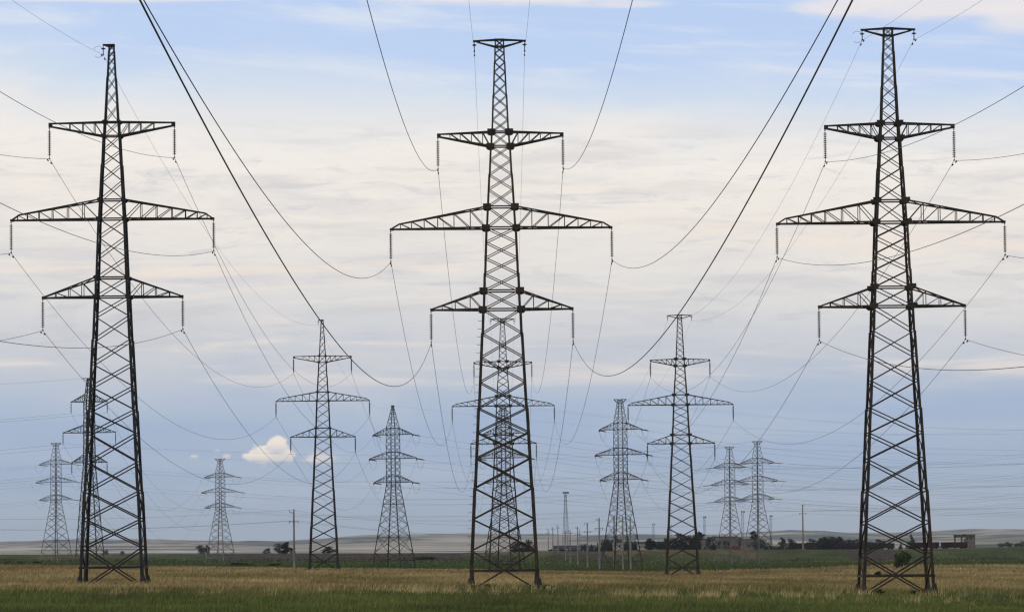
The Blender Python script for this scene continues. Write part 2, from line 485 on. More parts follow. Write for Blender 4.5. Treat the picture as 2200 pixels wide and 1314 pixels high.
def build_hills():
    HX = np.array([-1500, -600, 0, 200, 400, 600, 800, 1000, 1200, 1400, 1550, 1700, 1800, 1900, 2000, 2100, 2200, 2800, 3700.])
    HT = [(2900, [1196, 1196, 1196, 1196, 1195, 1194, 1194, 1194, 1194, 1193, 1190, 1190, 1190, 1190, 1189, 1188, 1187, 1187, 1187]),
          (4500, [1186, 1186, 1186, 1187, 1187, 1186, 1184, 1182, 1180, 1179, 1178, 1178, 1178, 1178, 1174, 1169, 1168, 1168, 1168]),
          (6500, [1180, 1180, 1178, 1177, 1176, 1177, 1172, 1169, 1169, 1169, 1168, 1165, 1167, 1167, 1162, 1160, 1157, 1157, 1157]),
          (9000, [1172, 1172, 1172, 1168, 1170, 1170, 1160, 1157, 1161, 1158, 1153, 1149, 1152, 1156, 1154, 1152, 1148, 1148, 1150]),
          (12000, [1168, 1168, 1168, 1163, 1166, 1166, 1151, 1147, 1152, 1150, 1146, 1141, 1144, 1147, 1147, 1146, 1142, 1142, 1146]),
          (15000, [1168, 1168, 1167, 1160, 1163, 1166, 1153, 1150, 1150, 1151, 1150, 1146, 1148, 1149, 1144, 1139, 1141, 1144, 1148]),
          (17000, [1180] * 19)]
    hd = np.array([h[0] for h in HT]); hz = np.array([[W(px, py, d).z for px, py in zip(HX, r)] for d, r in HT])
    ts = np.linspace(-.26, .26, 340); ds = np.concatenate([np.linspace(2900, 9000, 110), np.linspace(9100, 17000, 110)])
    T, D = np.meshgrid(ts, ds)
    PX = 1080 + F * T
    Zc = np.array([[np.interp(p, HX, hz[j]) for p in PX[0]] for j in range(len(hd))])
    j = np.clip(np.searchsorted(hd, ds) - 1, 0, len(hd) - 2); f = ((ds - hd[j]) / (hd[j+1] - hd[j]))[:, None]
    f = f * f * (3 - 2 * f) * .6 + f * .4
    Z = Zc[j] * (1 - f) + Zc[j+1] * f
    X = T * D
    Z = Z + (vnoise(X / 300, D / 1300, 51, 5) - .5) * 26 * sstep(D, 4000, 10000) + (vnoise(X / 160, D / 300, 52, 3) - .5) * 3.5 * sstep(D, 3000, 6000)
    x, d = X.ravel(), D.ravel(); px = 1080 + F * x / d
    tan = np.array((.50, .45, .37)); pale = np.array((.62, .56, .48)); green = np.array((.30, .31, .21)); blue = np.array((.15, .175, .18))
    n1 = vnoise(x / 200, d / 900, 61, 5); n2 = vnoise(x / 130, d / 800, 62, 5); n3 = vnoise(x / 260, d / 620, 63, 5)
    c = tan + (pale - tan) * sstep(n1, .35, .65)[:, None]
    gm = (sstep(n2, .45, .62) * np.interp(px, [0, 1400, 1700, 2300], [.45, .45, .8, .85]))[:, None]
    c = c * (1 - gm) + green * gm
    bm = (sstep(n3, .54, .64) * .85)[:, None]  # bluish strips: distant woodland, with cloud shadow painted into the colour
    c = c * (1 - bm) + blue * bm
    low = ((1 - sstep(d, 4000, 4600)) * sstep(d, 3300, 3500) * (1 - sstep(px, 640, 820)) * sstep(px, 60, 260) * .8)[:, None]  # band of cloud shadow painted onto the low slopes
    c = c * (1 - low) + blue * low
    rl = ((1 - sstep(d, 4700, 5200)) * sstep(px, 1850, 2100) * .8)[:, None]
    c = c * (1 - rl) + np.array((.09, .105, .06)) * rl
    nj, ni = T.shape
    idx = np.arange(nj * ni).reshape(nj, ni)
    faces = np.stack([idx[:-1, :-1], idx[:-1, 1:], idx[1:, 1:], idx[1:, :-1]], -1).reshape(-1, 4)
    m = material('steppe', (.8, .8, .8), (1.2, 1.2, 1.2), 0.004, .95, attr='tone', detail=6)
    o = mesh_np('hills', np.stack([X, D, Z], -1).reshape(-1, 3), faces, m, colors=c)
    tag(o, kind='structure')
build_hills()

# ------------------------------------------------------------------ grass
def blades(name, n, dlo, dhi, select, height, width, tone, tmax=.15, lean=.5, label_mat=None):
    """grass blades as slim triangles-on-quads; select(x,y)->keep probability; tone(x,y)->colour"""
    u = RNG.random(n)
    d = 1.0 / (1/dhi + u * (1/dlo - 1/dhi))
    x = (RNG.random(n) * 2 - 1) * tmax * d
    keep = RNG.random(n) < select(x, d)
    x, d = x[keep], d[keep]; n = len(x)
    z = ground_z(x, d) - .02
    h = height(x, d) * (0.55 + .9 * RNG.random(n))
    w = width * (0.6 + .8 * RNG.random(n)) * np.maximum(d / 300, .6)
    an = RNG.random(n) * math.pi
    lx = (RNG.normal(0.22, 0.35, n)) * lean * h; ly = RNG.normal(0, .35, n) * lean * h
    ca, sa = np.cos(an) * w / 2, np.sin(an) * w / 2
    v = np.empty((n, 5, 3))
    v[:, 0] = np.stack([x - ca, d - sa, z], -1)
    v[:, 1] = np.stack([x + ca, d + sa, z], -1)
    v[:, 2] = np.stack([x + ca * .8 + lx * .4, d + sa * .8 + ly * .4, z + h * .6], -1)
    v[:, 3] = np.stack([x - ca * .8 + lx * .4, d - sa * .8 + ly * .4, z + h * .6], -1)
    v[:, 4] = np.stack([x + lx, d + ly, z + h], -1)
    b = np.arange(n)[:, None] * 5
    faces = np.concatenate([b + np.array([0, 1, 2]), b + np.array([0, 2, 3]), b + np.array([3, 2, 4])], 0)
    c = tone(x, d) * (0.72 + .56 * RNG.random((n, 1)))
    m = material(name + '_blades', (.92, .92, .92), (1.1, 1.1, 1.1), 0.5, .9, attr='tone')
    o = mesh_np(name, v.reshape(-1, 3), faces, m, colors=np.repeat(c, 5, 0))
    tag(o, kind='stuff')
    return o

def g_mask(x, y):
    near, far = gold_limits(x, y)
    return sstep(y, near - 28, near + 28) * (1 - sstep(y, far - 15, far + 15))
TUFTS = [(175, 318, 16, .9), (315, 318, 20, .9), (1010, 316, 25, .8), (1090, 318, 50, .7), (1165, 316, 25, .9), (1850, 306, 20, .7), (2000, 306, 20, .7), (760, 300, 60, 1), (870, 283, 60, 1), (905, 268, 16, 1), (965, 270, 14, 1), (1010, 272, 10, 1), (1065, 268, 10, 1), (1330, 262, 25, 1), (1360, 258, 40, 1), (1410, 268, 12, 1), (1435, 266, 20, 1),
         (1510, 272, 25, 1), (1530, 262, 14, .8), (1575, 270, 10, .8), (1700, 275, 25, .9), (1745, 272, 8, .8), (1780, 270, 10, .8), (1970, 235, 10, .8), (2032, 248, 6, .8), (330, 258, 14, .5), (480, 262, 10, .5), (580, 262, 12, .6), (690, 268, 14, .7)]
def tuft(x, y):
    """stray dry tufts in the green strip"""
    px = pxof(x, y)
    m = .8 * sstep(vnoise(x / .9, y / 2.6, 71, 2), .76, .86) * sstep(vnoise(x / 6, y / 20, 72, 2), .42, .58)
    fine = sstep(vnoise(x / .28, y / 1.5, 77, 2), .42, .66)
    for cx, cd, w, k in TUFTS:
        m = np.maximum(m, k * fine * np.exp(-(((px - cx) / w) ** 2) - (((y - cd) / 7) ** 2)))
    return m * sstep(y, 222, 250) * (1 - g_mask(x, y))
blades('green_grass', 250000, 125, 345, lambda x, y: np.clip(1 - g_mask(x, y), 0, 1) * .95, lambda x, y: .07 + .30 * vnoise(x / 4, y / 6, 73, 3) ** 1.5, .036,
       lambda x, y: albedo(x, y) * 1.35)
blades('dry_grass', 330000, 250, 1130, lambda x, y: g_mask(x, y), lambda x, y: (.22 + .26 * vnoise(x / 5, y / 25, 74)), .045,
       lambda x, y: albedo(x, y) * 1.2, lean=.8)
blades('dry_tuft_grass', 260000, 222, 345, tuft, lambda x, y: .26 + .4 * vnoise(x / 2, y / 8, 75), .018,
       lambda x, y: np.tile(GOLD * 1.25, (len(x), 1)), lean=.9)
blades('meadow_grass', 90000, 880, 1750, lambda x, y: 1 - g_mask(x, y), lambda x, y: .3 + .35 * vnoise(x / 12, y / 40, 76), .09,
       lambda x, y: albedo(x, y) * 1.1)

# ------------------------------------------------------------------ lattice pylons
S1 = 328.0 / F
def pz(y, y0):   # photograph rows of the front pylons -> metres above their foot
    return W(1080, y, 328).z - W(1080, y0, 328).z

SPEC_A = dict(y0=1262, prof=[(1262, 76), (662, 41), (488, 32.5), (313, 21.5), (283, 19), (100, 10.2), (84, 9.6)],
    nodes=[1262, 1181, 1114, 1047, 983, 928, 876, 820, 767, 716, 664, 624, 588, 554, 520, 489, 444, 406.6, 375, 343.6, 314, 283, 257, 230.5, 205, 179, 154.5, 133.5, 114, 100, 85],
    belts=[1224, 664, 624, 489, 444, 314, 283, 100, 85],
    arms=[dict(L=134, yb=314, yt=283, ytip=292, yttip=287, Lt=133, xs=[38, 62, 86, 108]),
          dict(L=237, yb=489, yt=444, ytip=490, yttip=479, Lt=219, xs=[66, 101, 136, 165, 192, 216]),
          dict(L=152, yb=664, yt=624, ytip=664, yttip=662, Lt=150, xs=[68, 100, 128])], peak='double', mat='steel_brown', plate=(17.5, 11.5))
SPEC_B = dict(y0=1258, prof=[(1258, 70), (637, 36), (470, 28.5), (291, 18), (263, 15.7), (110, 6.5), (96, 6)],
    nodes=[1258, 1176, 1116, 1055.5, 994, 932, 881.6, 831, 782, 730.7, 680, 638, 597, 554, 510, 471, 430, 390, 354.6, 324.5, 293, 263, 227.4, 195.6, 167, 142, 123.6, 110, 97],
    belts=[1218, 638, 597, 471, 430, 293, 263, 97],
    arms=[dict(L=134, yb=293, yt=263, ytip=271, yttip=265, Lt=133, xs=[37, 62, 90]),
          dict(L=217, yb=471, yt=430, ytip=472, yttip=460, Lt=199, xs=[62, 95, 128, 157, 182, 203]),
          dict(L=150, yb=638, yt=597, ytip=639, yttip=637, Lt=148, xs=[64, 93, 122])], peak='single', mat='steel_black', plate=(11, 9))

def arm_mesh(side, zb, zt, hb, ht, L, Lt, ztb, ztt, xs, cw, ww):
    """one crossarm: (chord mesh, web mesh)"""
    low, upp, web = MB(), MB(), MB()
    tip = 0.10
    def lo_p(x, s): f = (x - hb) / (L - hb); return Vector((side * x, s * (hb * (1-f) + tip * f), zb * (1-f) + ztb * f))
    def up_p(x, s):
        f = (x - ht) / (Lt - ht)
        return Vector((side * x, s * (ht * (1-f) + tip * f), zt * (1-f) + ztt * f))
    for s in (-1, 1):
        low.bar(lo_p(hb, s), lo_p(L, s), cw)
        upp.bar(up_p(ht, s), up_p(Lt, s), cw * .85)
        if Lt < L - .2: upp.bar(up_p(Lt, s), lo_p(L, s), cw * .85)
        prev = hb
        for x in xs:
            web.bar(lo_p(x, s), up_p(x, s), ww)
            web.bar(up_p(x, s), lo_p(prev, s), ww)
            prev = x
    allx = [hb] + list(xs)
    for a, b in zip(allx[:-1], allx[1:]):
        web.bar(lo_p(a, 1), lo_p(b, -1), ww); web.bar(up_p(max(a, ht), -1), up_p(b, 1), ww)
        web.bar(lo_p(b, 1), lo_p(b, -1), ww)
    low.box(*[tuple(v) for v in ((min(side*(L-.22), side*(L+.06)), -.13, ztb - .09), (max(side*(L-.22), side*(L+.06)), .13, max(ztb + .09, (ztt + .06) if Lt > L - .2 else 0)))])
    return low, upp, web

def face_pt(face, s, h, z):
    """corner on one of the four faces (0 front, 1 back, 2 west, 3 east); s=-1/1 along the face"""
    return {0: (s*h, -h, z), 1: (s*h, h, z), 2: (-h, s*h, z), 3: (h, s*h, z)}[face]

def build_tower_mesh(root, prof, nodes, belts, mat, leg_w, dia_w, sections):
    """legs, lattice faces and horizontal belts. prof: [(z, half width)] ; nodes, belts: z ; sections: z limits"""
    pzs = [p[0] for p in prof]; phs = [p[1] for p in prof]
    hw = lambda z: float(np.interp(z, pzs, phs))
    for sx in (-1, 1):
        for sy in (-1, 1):
            b = MB()
            cuts = sorted(set(pzs + [z for z in nodes[::3] if pzs[0] < z < pzs[-1]]))
            for z0, z1 in zip(cuts[:-1], cuts[1:]):
                w = leg_w(0.5 * (z0 + z1))
                st = .24 * w
                b.angle((sx*hw(z0), sy*hw(z0), z0 - (.4 if z0 == pzs[0] else 0)), (sx*(hw(z1) + st), sy*(hw(z1) + st), z1), w, w * .34, sx, sy)
            b.build('leg', M[mat], root)
    names = ['lower_lattice', 'upper_lattice', 'peak_lattice']
    for k, (za, zb) in enumerate(sections):
        for face in range(4):
            b = MB()
            ns = [z for z in nodes if za - .05 <= z <= zb + .05]
            for i, (z0, z1) in enumerate(zip(ns[:-1], ns[1:])):
                w = dia_w(0.5 * (z0 + z1))
                h0, h1 = hw(z0) - .03, hw(z1) - .03
                if z0 == nodes[0]: h0 *= .86
                b.bar(face_pt(face, -1, h0, z0), face_pt(face, 1, h1, z1), w, w * .5)
                b.bar(face_pt(face, 1, h0, z0), face_pt(face, -1, h1, z1), w, w * .5)
            if b.v: b.build(names[k], M[mat], root)
    for z in belts:
        b = MB()
        h = hw(z); w = .17 if z < 3 else .10
        for face in range(4): b.bar(face_pt(face, -1, h, z), face_pt(face, 1, h, z), w, .07)
        b.build('belt', M[mat], root)
    return hw

def suspension_pylon(name, sp, label, group):
    root = empty(name)
    tag(root, label, 'pylon', group)
    y0 = sp['y0']; Z = lambda y: pz(y, y0)
    SC = lambda y: S1 * (1 + .0067 * (y0 - y) / 1177)
    prof = [(Z(y), w * SC(y)) for y, w in sp['prof']]
    a = sp['arms']
    zA1, zA3 = Z(a[0]['yt']), Z(a[2]['yb'])
    hw = build_tower_mesh(root, prof, [Z(y) for y in sp['nodes']], [Z(y) for y in sp['belts']], sp['mat'],
        lambda z: float(np.interp(z, [0, 20, 33, 40], [.23, .18, .13, .10])), lambda z: float(np.interp(z, [0, 8, 20, 33, 40], [.105, .088, .068, .055, .05])),
        [(0, zA3), (zA3, zA1), (zA1, 60)])
    tips = []
    for k, ar in enumerate(a):
        for side in (-1, 1):
            zb, zt = Z(ar['yb']), Z(ar['yt'])
            low, upp, web = arm_mesh(side, zb, zt, hw(zb), hw(zt), ar['L'] * SC(ar['yb']), ar['Lt'] * SC(ar['yb']), Z(ar['ytip']), Z(ar['yttip']), [x * SC(ar['yb']) for x in ar['xs']], .115, .055)
            c = low.build('crossarm', M[sp['mat']], root)
            upp.build('upper_chord', M[sp['mat']], c); web.build('web_bracing', M[sp['mat']], c)
            tips.append((k, side, Vector((side * (ar['L'] * SC(ar['yb'])), 0, Z(ar['ytip']) - .1))))
            for zz in (zb, zt):
                h = hw(zz); pw, ph = sp['plate'][0] * S1 / 2, sp['plate'][1] * S1 / 2
                for sy in (-1, 1):
                    b = MB(); xc = side * h
                    if sp['plate'][0] > 15:
                        poly = [(xc - pw, zz - ph*.5), (xc - pw*.55, zz - ph), (xc + pw*.55, zz - ph), (xc + pw, zz - ph*.5), (xc + pw, zz + ph), (xc - pw, zz + ph)]
                    else:
                        poly = [(xc - pw, zz - ph*.4), (xc - pw*.3, zz - ph), (xc + pw*.4, zz - ph), (xc + pw, zz - ph*.3), (xc + pw*.9, zz + ph*.5), (xc + pw*.2, zz + ph), (xc - pw*.6, zz + ph*.8)]
                    y1 = sy * (h + .03)
                    b.prism(poly, min(y1, y1 + sy * .03), max(y1, y1 + sy * .03))
                    b.build('gusset_plate', M[sp['mat']], root)
    peaks = []
    ztop = prof[-1][0]; h = prof[-1][1]
    if sp['peak'] == 'double':
        zlow = Z(100)
        for side in (-1, 1):
            b = MB(); L = 56 * S1
            for s in (-1, 1):
                b.bar((side*h, s*h, ztop - .05), (side*L, s*.07, ztop - .12), .10)
                b.bar((side*hw(zlow), s*hw(zlow), zlow), (side*(L-.25), s*.07, ztop - .2), .09)
            b.box((min(side*(L-.5), side*(L+.04)), -.10, ztop-.2), (max(side*(L-.5), side*(L+.04)), .10, ztop-.06))
            b.build('peak_bracket', M[sp['mat']], root)
            peaks.append(Vector((side * (L - .06), 0, ztop - .2)))
    else:
        b = MB()
        b.prism([(-19*S1, ztop+.02), (h, ztop+.02), (h, ztop-.22), (-h, ztop-.22), (-19*S1, ztop-.06)], -.16, .16)
        b.build('peak_bracket', M[sp['mat']], root)
        peaks.append(Vector((-18 * S1, 0, ztop - .1)))
    for sx in (-1, 1):
        for sy in (-1, 1):
            b = MB(); x, y = sx * prof[0][1], sy * prof[0][1]
            b.lathe([(.30, -.5), (.28, .1), (.13, .75)], 6, (x - sx*.1, y - sy*.1, 0))
            b.build('footing', M[sp['mat']], root)
    return root, tips, peaks, hw

def step_pegs(root, hw, side, mat, zmax):
    legs = [c for c in root.children if c.name.startswith('leg')]
    leg = legs[0] if side < 0 else legs[2]
    z = 2.6; me = None
    while z < zmax:
        if me is None:
            b = MB(); b.bar((0, 0, 0), (side * .30, 0, 0), .03); o = b.build('step_peg', M[mat], leg); me = o.data
        else:
            o = link(bpy.data.objects.new('step_peg', me), leg)
        o.location = (side * hw(z), -hw(z), z)
        z += .58

# ---- insulators
DISC = MB(); DISC.lathe([(.022, .07), (.045, .05), (.05, .02), (.135, -.008), (.132, -.026), (.04, -.030), (.022, -.07)], 12)
def disc_string(mat, n, pitch):
    """hanging string with its own discs, along -Z from the origin"""
    root = empty('insulator_string')
    b = MB(); b.bar((0, 0, .12), (0, 0, -.10), .035); b.lathe([(.05, 0), (.05, -.07)], 8, (0, 0, -.04)); b.build('hanger_link', M['steel_black'], root)
    d0 = None
    for k in range(n):
        if d0 is None: d0 = DISC.build('disc', mat, root, True)
        o = d0 if k == 0 else link(bpy.data.objects.new('disc', d0.data), root)
        o.location = (0, 0, -.24 - k * pitch)
    zb = -.24 - n * pitch
    b = MB(); b.bar((0, 0, zb + .12), (0, 0, zb - .12), .04); b.bar((0, -.16, zb - .14), (0, .16, zb - .14), .07, .09); b.build('clamp', M['steel_black'], root)
    return root, zb - .16
def plain_string(mat, n, pitch, r=.13):
    b = MB(); prof = [(.03, 0), (.03, -.15)]
    for k in range(n):
        z = -.2 - k * pitch
        prof += [(.05, z + .04), (r, z), (r, z - .03), (.05, z - .06)]
    zb = -.2 - n * pitch
    prof += [(.03, zb), (.06, zb - .05), (.06, zb - .2), (.02, zb - .25)]
    b.lathe(prof, 8)
    return b, zb - .24

PROTO_STR, STR_LEN = disc_string(M['glass_disc'], 14, .134)
PROTO_USED = False
b_, FAR_LEN = plain_string(M['steel_mid'], 14, .134)
ME_FAR = b_.build('insulator_string', M['steel_mid']); FAR_PALE = b_.build('insulator_string', M['glass_pale'])
ME_FAR_DATA, ME_PALE_DATA = ME_FAR.data, FAR_PALE.data
bpy.data.objects.remove(ME_FAR); bpy.data.objects.remove(FAR_PALE)

def hang_string(p, label, group, detailed, pale=False):
    global PROTO_USED
    if detailed:
        if not PROTO_USED: o = PROTO_STR; PROTO_USED = True
        else: o = copy_tree(PROTO_STR)
        L = STR_LEN
    else:
        o = link(bpy.data.objects.new('insulator_string', ME_PALE_DATA if pale else ME_FAR_DATA)); L = FAR_LEN
    o.location = p
    tag(o, label, 'insulator', group)
    return Vector(p) + Vector((0, 0, L))

def peak_hanger(p, label, group, loop=False):
    root = empty('peak_insulator', p)
    tag(root, label, 'insulator', group)
    b = MB(); b.bar((0, 0, .1), (0, 0, -.16), .05); b.build('hanger_link', M['steel_black'], root)
    b = MB(); b.lathe([(.05, -.14), (.17, -.20), (.17, -.24), (.06, -.28)], 10); b.build('disc', M['glass_disc'], root)
    b = MB(); b.bar((0, 0, -.26), (0, 0, -.62), .06); b.bar((0, -.12, -.64), (0, .12, -.64), .09); b.build('clamp', M['steel_black'], root)
    if loop:
        b = MB(); b.tube([(-.35 - .38 * math.cos(a), -.1, -.45 + .42 * math.sin(a)) for a in [i * .5 for i in range(1, 12)]], .012, 4); b.build('bonding_loop', M['wire'], root)
    return Vector(p) + Vector((0, 0, -.66))

# ---- wires
def sagged(p0, p1, sag, n):
    return [p0.lerp(p1, i / n) - Vector((0, 0, 4 * sag * (i / n) * (1 - i / n))) for i in range(n + 1)]
DAMP = MB(); DAMP.bar((0, -.22, -.10), (0, .22, -.10), .02); DAMP.lathe([(.05, 0), (.05, .14)], 8, (0, -.30, -.10), (0, 1, 0)); DAMP.lathe([(.05, 0), (.05, .14)], 8, (0, .16, -.10), (0, 1, 0)); DAMP.bar((0, 0, 0), (0, 0, -.1), .04)
DAMP_ME = None
def wire(p0, p1, sag, label, cat='power line', group='conductor wires', r=.016, n=56, name='conductor_wire', damp0=False, damp1=False):
    global DAMP_ME
    p0, p1 = Vector(p0), Vector(p1)
    pts = sagged(p0, p1, sag, n)
    b = MB(); b.tube([p - p0 for p in pts], r, 5)
    o = b.build(name, M['wire'], None, True)
    o.location = p0
    tag(o, label, cat, group)
    for use, at in ((damp0, 1.25), (damp1, None)):
        if not use: continue
        L = (p1 - p0).length
        u = at / L if at else 1 - 1.25 / L
        q = p0.lerp(p1, u) - Vector((0, 0, 4 * sag * u * (1 - u)))
        if DAMP_ME is None: d = DAMP.build('vibration_damper', M['steel_black'], o); DAMP_ME = d.data
        else: d = link(bpy.data.objects.new('vibration_damper', DAMP_ME), o)
        d.location = q - p0
    return o

LEVEL = ['top', 'middle', 'bottom']
GRP_FRONT = 'suspension pylons of the three lines in front'
rootA, tipsA, peaksA, hwA = suspension_pylon('suspension_pylon', SPEC_A, 'tall brown lattice pylon in the centre, smaller pylons showing between its legs', GRP_FRONT)
rootB, tipsB, peaksB, hwB = suspension_pylon('suspension_pylon', SPEC_B, 'tall black lattice pylon with a single small bracket on one side of its peak', GRP_FRONT)
step_pegs(rootA, hwA, -1, 'steel_brown', 20)

def foot(px, py, d):
    p = W(px, py, d); p.z = float(ground_z(p.x, p.y)); return p

LINES = {}
def place(key, root, px, py, d, label=None, mat=None):
    p = foot(px, py, d)
    root.location = p
    if label: root['label'] = label
    LINES[key] = p
    return p
place('C1', rootA, 1084, 1262, 328)
place('B1', rootB, 245, 1258, 328)
r = copy_tree(rootA); place('R1', r, 1925, 1272, 318, 'tall brown lattice pylon standing before the small tree and the freight wagons')
r = copy_tree(rootA); place('C2', r, 1084.5, 1228, 711, 'mid-sized lattice pylon seen through the tall centre pylon')
r = copy_tree(rootB); place('B2', r, 696, 1224, 711, 'mid-sized black lattice pylon in front of the small white cloud')
r = copy_tree(rootA); place('R2', r, 1466.5, 1238, 691, 'mid-sized lattice pylon before the dark trees and brick ruins')

NICK = {'C1': 'tall centre pylon', 'B1': 'tall single-bracket pylon', 'R1': 'tall wagon-side pylon',
        'C2': 'mid-sized centre pylon', 'B2': 'mid-sized cloud pylon', 'R2': 'mid-sized ruins pylon'}
def side_word(key, side):
    if key[0] == 'C': return 'cloud-side' if side < 0 else 'wagon-side'
    outer = (side < 0) == (key[0] == 'B')
    return 'outer' if outer else 'inner'

CLAMP = {}
for key in ('B1', 'C1', 'R1', 'B2', 'C2', 'R2'):
    tips, peaks = (tipsB, peaksB) if key[0] == 'B' else (tipsA, peaksA)
    base = LINES[key]; front = key[1] == '1'
    for k, side, t in tips:
        CLAMP[key, k, side] = hang_string(base + t, f"{'ribbed' if front else 'slim'} insulator string, {side_word(key, side)} end of {LEVEL[k]} crossarm, {NICK[key]}",
                                          'hanging insulator strings', front, pale=(key == 'C2'))
    for i, t in enumerate(peaks):
        side = -1 if i == 0 else 1
        lab = f"single disc hanger under the {'only' if len(peaks) == 1 else side_word(key, side)} peak bracket of the {NICK[key]}"
        CLAMP[key, 'p', side] = peak_hanger(base + t, lab, 'small peak insulators', front and side < 0 and key[0] != 'C')

SPAN = 387.0
def fake_clamp(key, dy):   # the same attachment point on the pylon one span nearer, behind the viewer
    return {k[1:]: v + Vector((0, dy, 0)) for k, v in CLAMP.items() if k[0] == key}
SAG = {('C', 0, -1): 9.5, ('C', 0, 1): 9.3, ('C', 1, -1): 9.4, ('C', 1, 1): 8.55, ('C', 2, -1): 9.1, ('C', 2, 1): 8.6}
for L_, v_ in (('B', (8.5, 8.2, 7.8)), ('R', (8.55, 8.5, 8.2))):
    for k_ in range(3): SAG[L_, k_, -1] = SAG[L_, k_, 1] = v_[k_]
for L in 'BCR':
    k1, k2 = L + '1', L + '2'
    prev = fake_clamp(k1, -SPAN)
    for (key, k, side), p in list(CLAMP.items()):
        if key != k1: continue
        sw = side_word(k1, side)
        if k == 'p':
            lab = 'only ' if L == 'B' else sw + ' '
            wire(p, prev[k, side], 6.8, f"thin {lab}earth wire from the {NICK[k1]} peak towards the viewer", group='earth wires', r=.009, name='earth_wire', n=90, damp0=True)
            wire(p, CLAMP[k2, k, side], 5.6, f"thin {lab}earth wire linking {NICK[k1]} and {NICK[k2]} peaks", group='earth wires', r=.010, name='earth_wire', damp0=True)
        else:
            wire(p, prev[k, side], SAG[L, k, side], f"black overhead wire from the {sw} end of the {LEVEL[k]} crossarm, {NICK[k1]}", n=110, damp0=True)
            wire(p, CLAMP[k2, k, side], 7.8, f"thin receding wire from the {sw} end of the {LEVEL[k]} crossarm, {NICK[k1]}", r=.017, damp0=True)

# ------------------------------------------------------------------ tension towers and the far suspension pylon
def tension_tower(name, pos, rz, ztop, mat, pointed, label, group, armk=1.0):
    """square four-legged tower with splayed base, three crossarm levels"""
    H = 40.2; s = ztop / H
    root = empty(name, pos, rz)
    tag(root, label, 'pylon', group)
    flat = not pointed
    prof = [(0, 4.1), (20.6*s, 1.30), (34.7*s, 1.26), (ztop, .16 if pointed else .45)]
    nodes = [0, 4.3, 8.0, 11.0, 13.6, 15.8, 17.6, 19.2, 20.6] + [20.6 + 14.1 * i / 9 for i in range(1, 10)] + [34.7 + (H - 34.7) * f for f in (.3, .55, .75, .9, 1)]
    nodes = [z * s for z in nodes]
    hw = build_tower_mesh(root, prof, nodes, [z * s for z in (2.2, 8.0, 16.0, 20.6, 21.4, 23.0, 27.2, 28.8, 33.1, 34.7)], mat,
        lambda z: float(np.interp(z, [0, 20, 40], [.24, .19, .12])), lambda z: float(np.interp(z, [0, 20, 40], [.125, .095, .07])), [(0, 20.6*s), (20.6*s, 34.7*s), (34.7*s, 99)])
    tips = []
    for k, (zb, L) in enumerate(((33.1, 5.5 * armk), (27.2, 6.6 * armk), (21.4, 5.4 * armk))):
        for side in (-1, 1):
            low, upp, web = arm_mesh(side, zb*s, (zb+1.6)*s, 1.28, 1.28, L*s, (L - .5)*s, zb*s, (zb+.25)*s, [1.28 + (L-1.28)*s * f for f in (.22, .42, .6, .76)], .14, .055)
            c = low.build('crossarm', M[mat], root); upp.build('upper_chord', M[mat], c); web.build('web_bracing', M[mat], c)
            tips.append((k, side, Vector((side * L * s, 0, zb * s - .1))))
    peaks = []
    if flat:
        b = MB()
        for side in (-1, 1):
            for q in (-1, 1):
                b.bar((side*.45, q*.45, ztop - .05), (side*1.7*armk, q*.08, ztop - .05), .14)
                b.bar((side*.5, q*.5, ztop - 1.0), (side*1.6*armk, q*.08, ztop - .12), .10)
            peaks.append(Vector((side * 1.7 * armk, 0, ztop - .1)))
        b.build('peak_bracket', M[mat], root)
    else:
        b = MB(); b.box((-.3, -.3, ztop - .4), (.3, .3, ztop + .1)); b.build('peak_cap', M[mat], root)
        peaks.append(Vector((0, 0, ztop)))
    for sx in (-1, 1):
        for sy in (-1, 1):
            b = MB(); b.lathe([(.5, -.8), (.48, .05), (.25, .5)], 6, (sx*4.05, sy*4.05, 0)); b.build('footing', M[mat], root)
    return root, tips, peaks

def tension_string(p, direction, label, pale):
    o = link(bpy.data.objects.new('insulator_string', ME_PALE_DATA if pale else ME_FAR_DATA))
    d = Vector(direction).normalized()
    o.location = p
    o.rotation_euler = (-d).to_track_quat('Z', 'Y').to_euler()
    o.scale = (1.15, 1.15, 1.25)
    tag(o, label, 'insulator', 'tension insulator strings')
    return Vector(p) + d * (-FAR_LEN * 1.25)

TT = {}   # key: (root, dict (k, side) -> tip world, peaks world)
def put_tower(key, px, ytop, ybase, d, rz, mat, pointed, label, group):
    p = foot(px, ybase, d)
    zt = W(px, ytop, d).z - p.z
    root, tips, peaks = tension_tower('tension_tower', p, math.radians(-rz), zt, mat, pointed, label, group, 1.33 if key[0] == 'T' else 1.0)
    mw = Matrix.Translation(p) @ Matrix.Rotation(math.radians(-rz), 4, 'Z')
    TT[key] = ({(k, s): mw @ t for k, s, t in tips}, [mw @ t for t in peaks], math.radians(rz))
G3 = 'tension towers where the lines turn'
put_tower('AL', 846.5, 871, 1224, 1100, 27, 'steel_black', True, 'dark splay-legged tension tower with a pointed peak', G3)
put_tower('AC', 1084, 868, 1224, 1100, 27, 'steel_brown', False, 'splay-legged tension tower seen behind both centre pylons', G3)
put_tower('AR', 1336, 857, 1228, 1100, 27, 'steel_brown', False, 'dark flat-topped tension tower with concrete poles behind its legs', G3)
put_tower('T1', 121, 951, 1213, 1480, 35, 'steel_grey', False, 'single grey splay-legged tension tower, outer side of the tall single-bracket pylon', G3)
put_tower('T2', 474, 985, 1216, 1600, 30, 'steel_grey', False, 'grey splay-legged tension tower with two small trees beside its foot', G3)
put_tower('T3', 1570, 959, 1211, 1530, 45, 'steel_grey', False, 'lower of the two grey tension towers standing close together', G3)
put_tower('T4', 1630, 947, 1213, 1458, 45, 'steel_grey', False, 'taller of the two grey tension towers standing close together', G3)
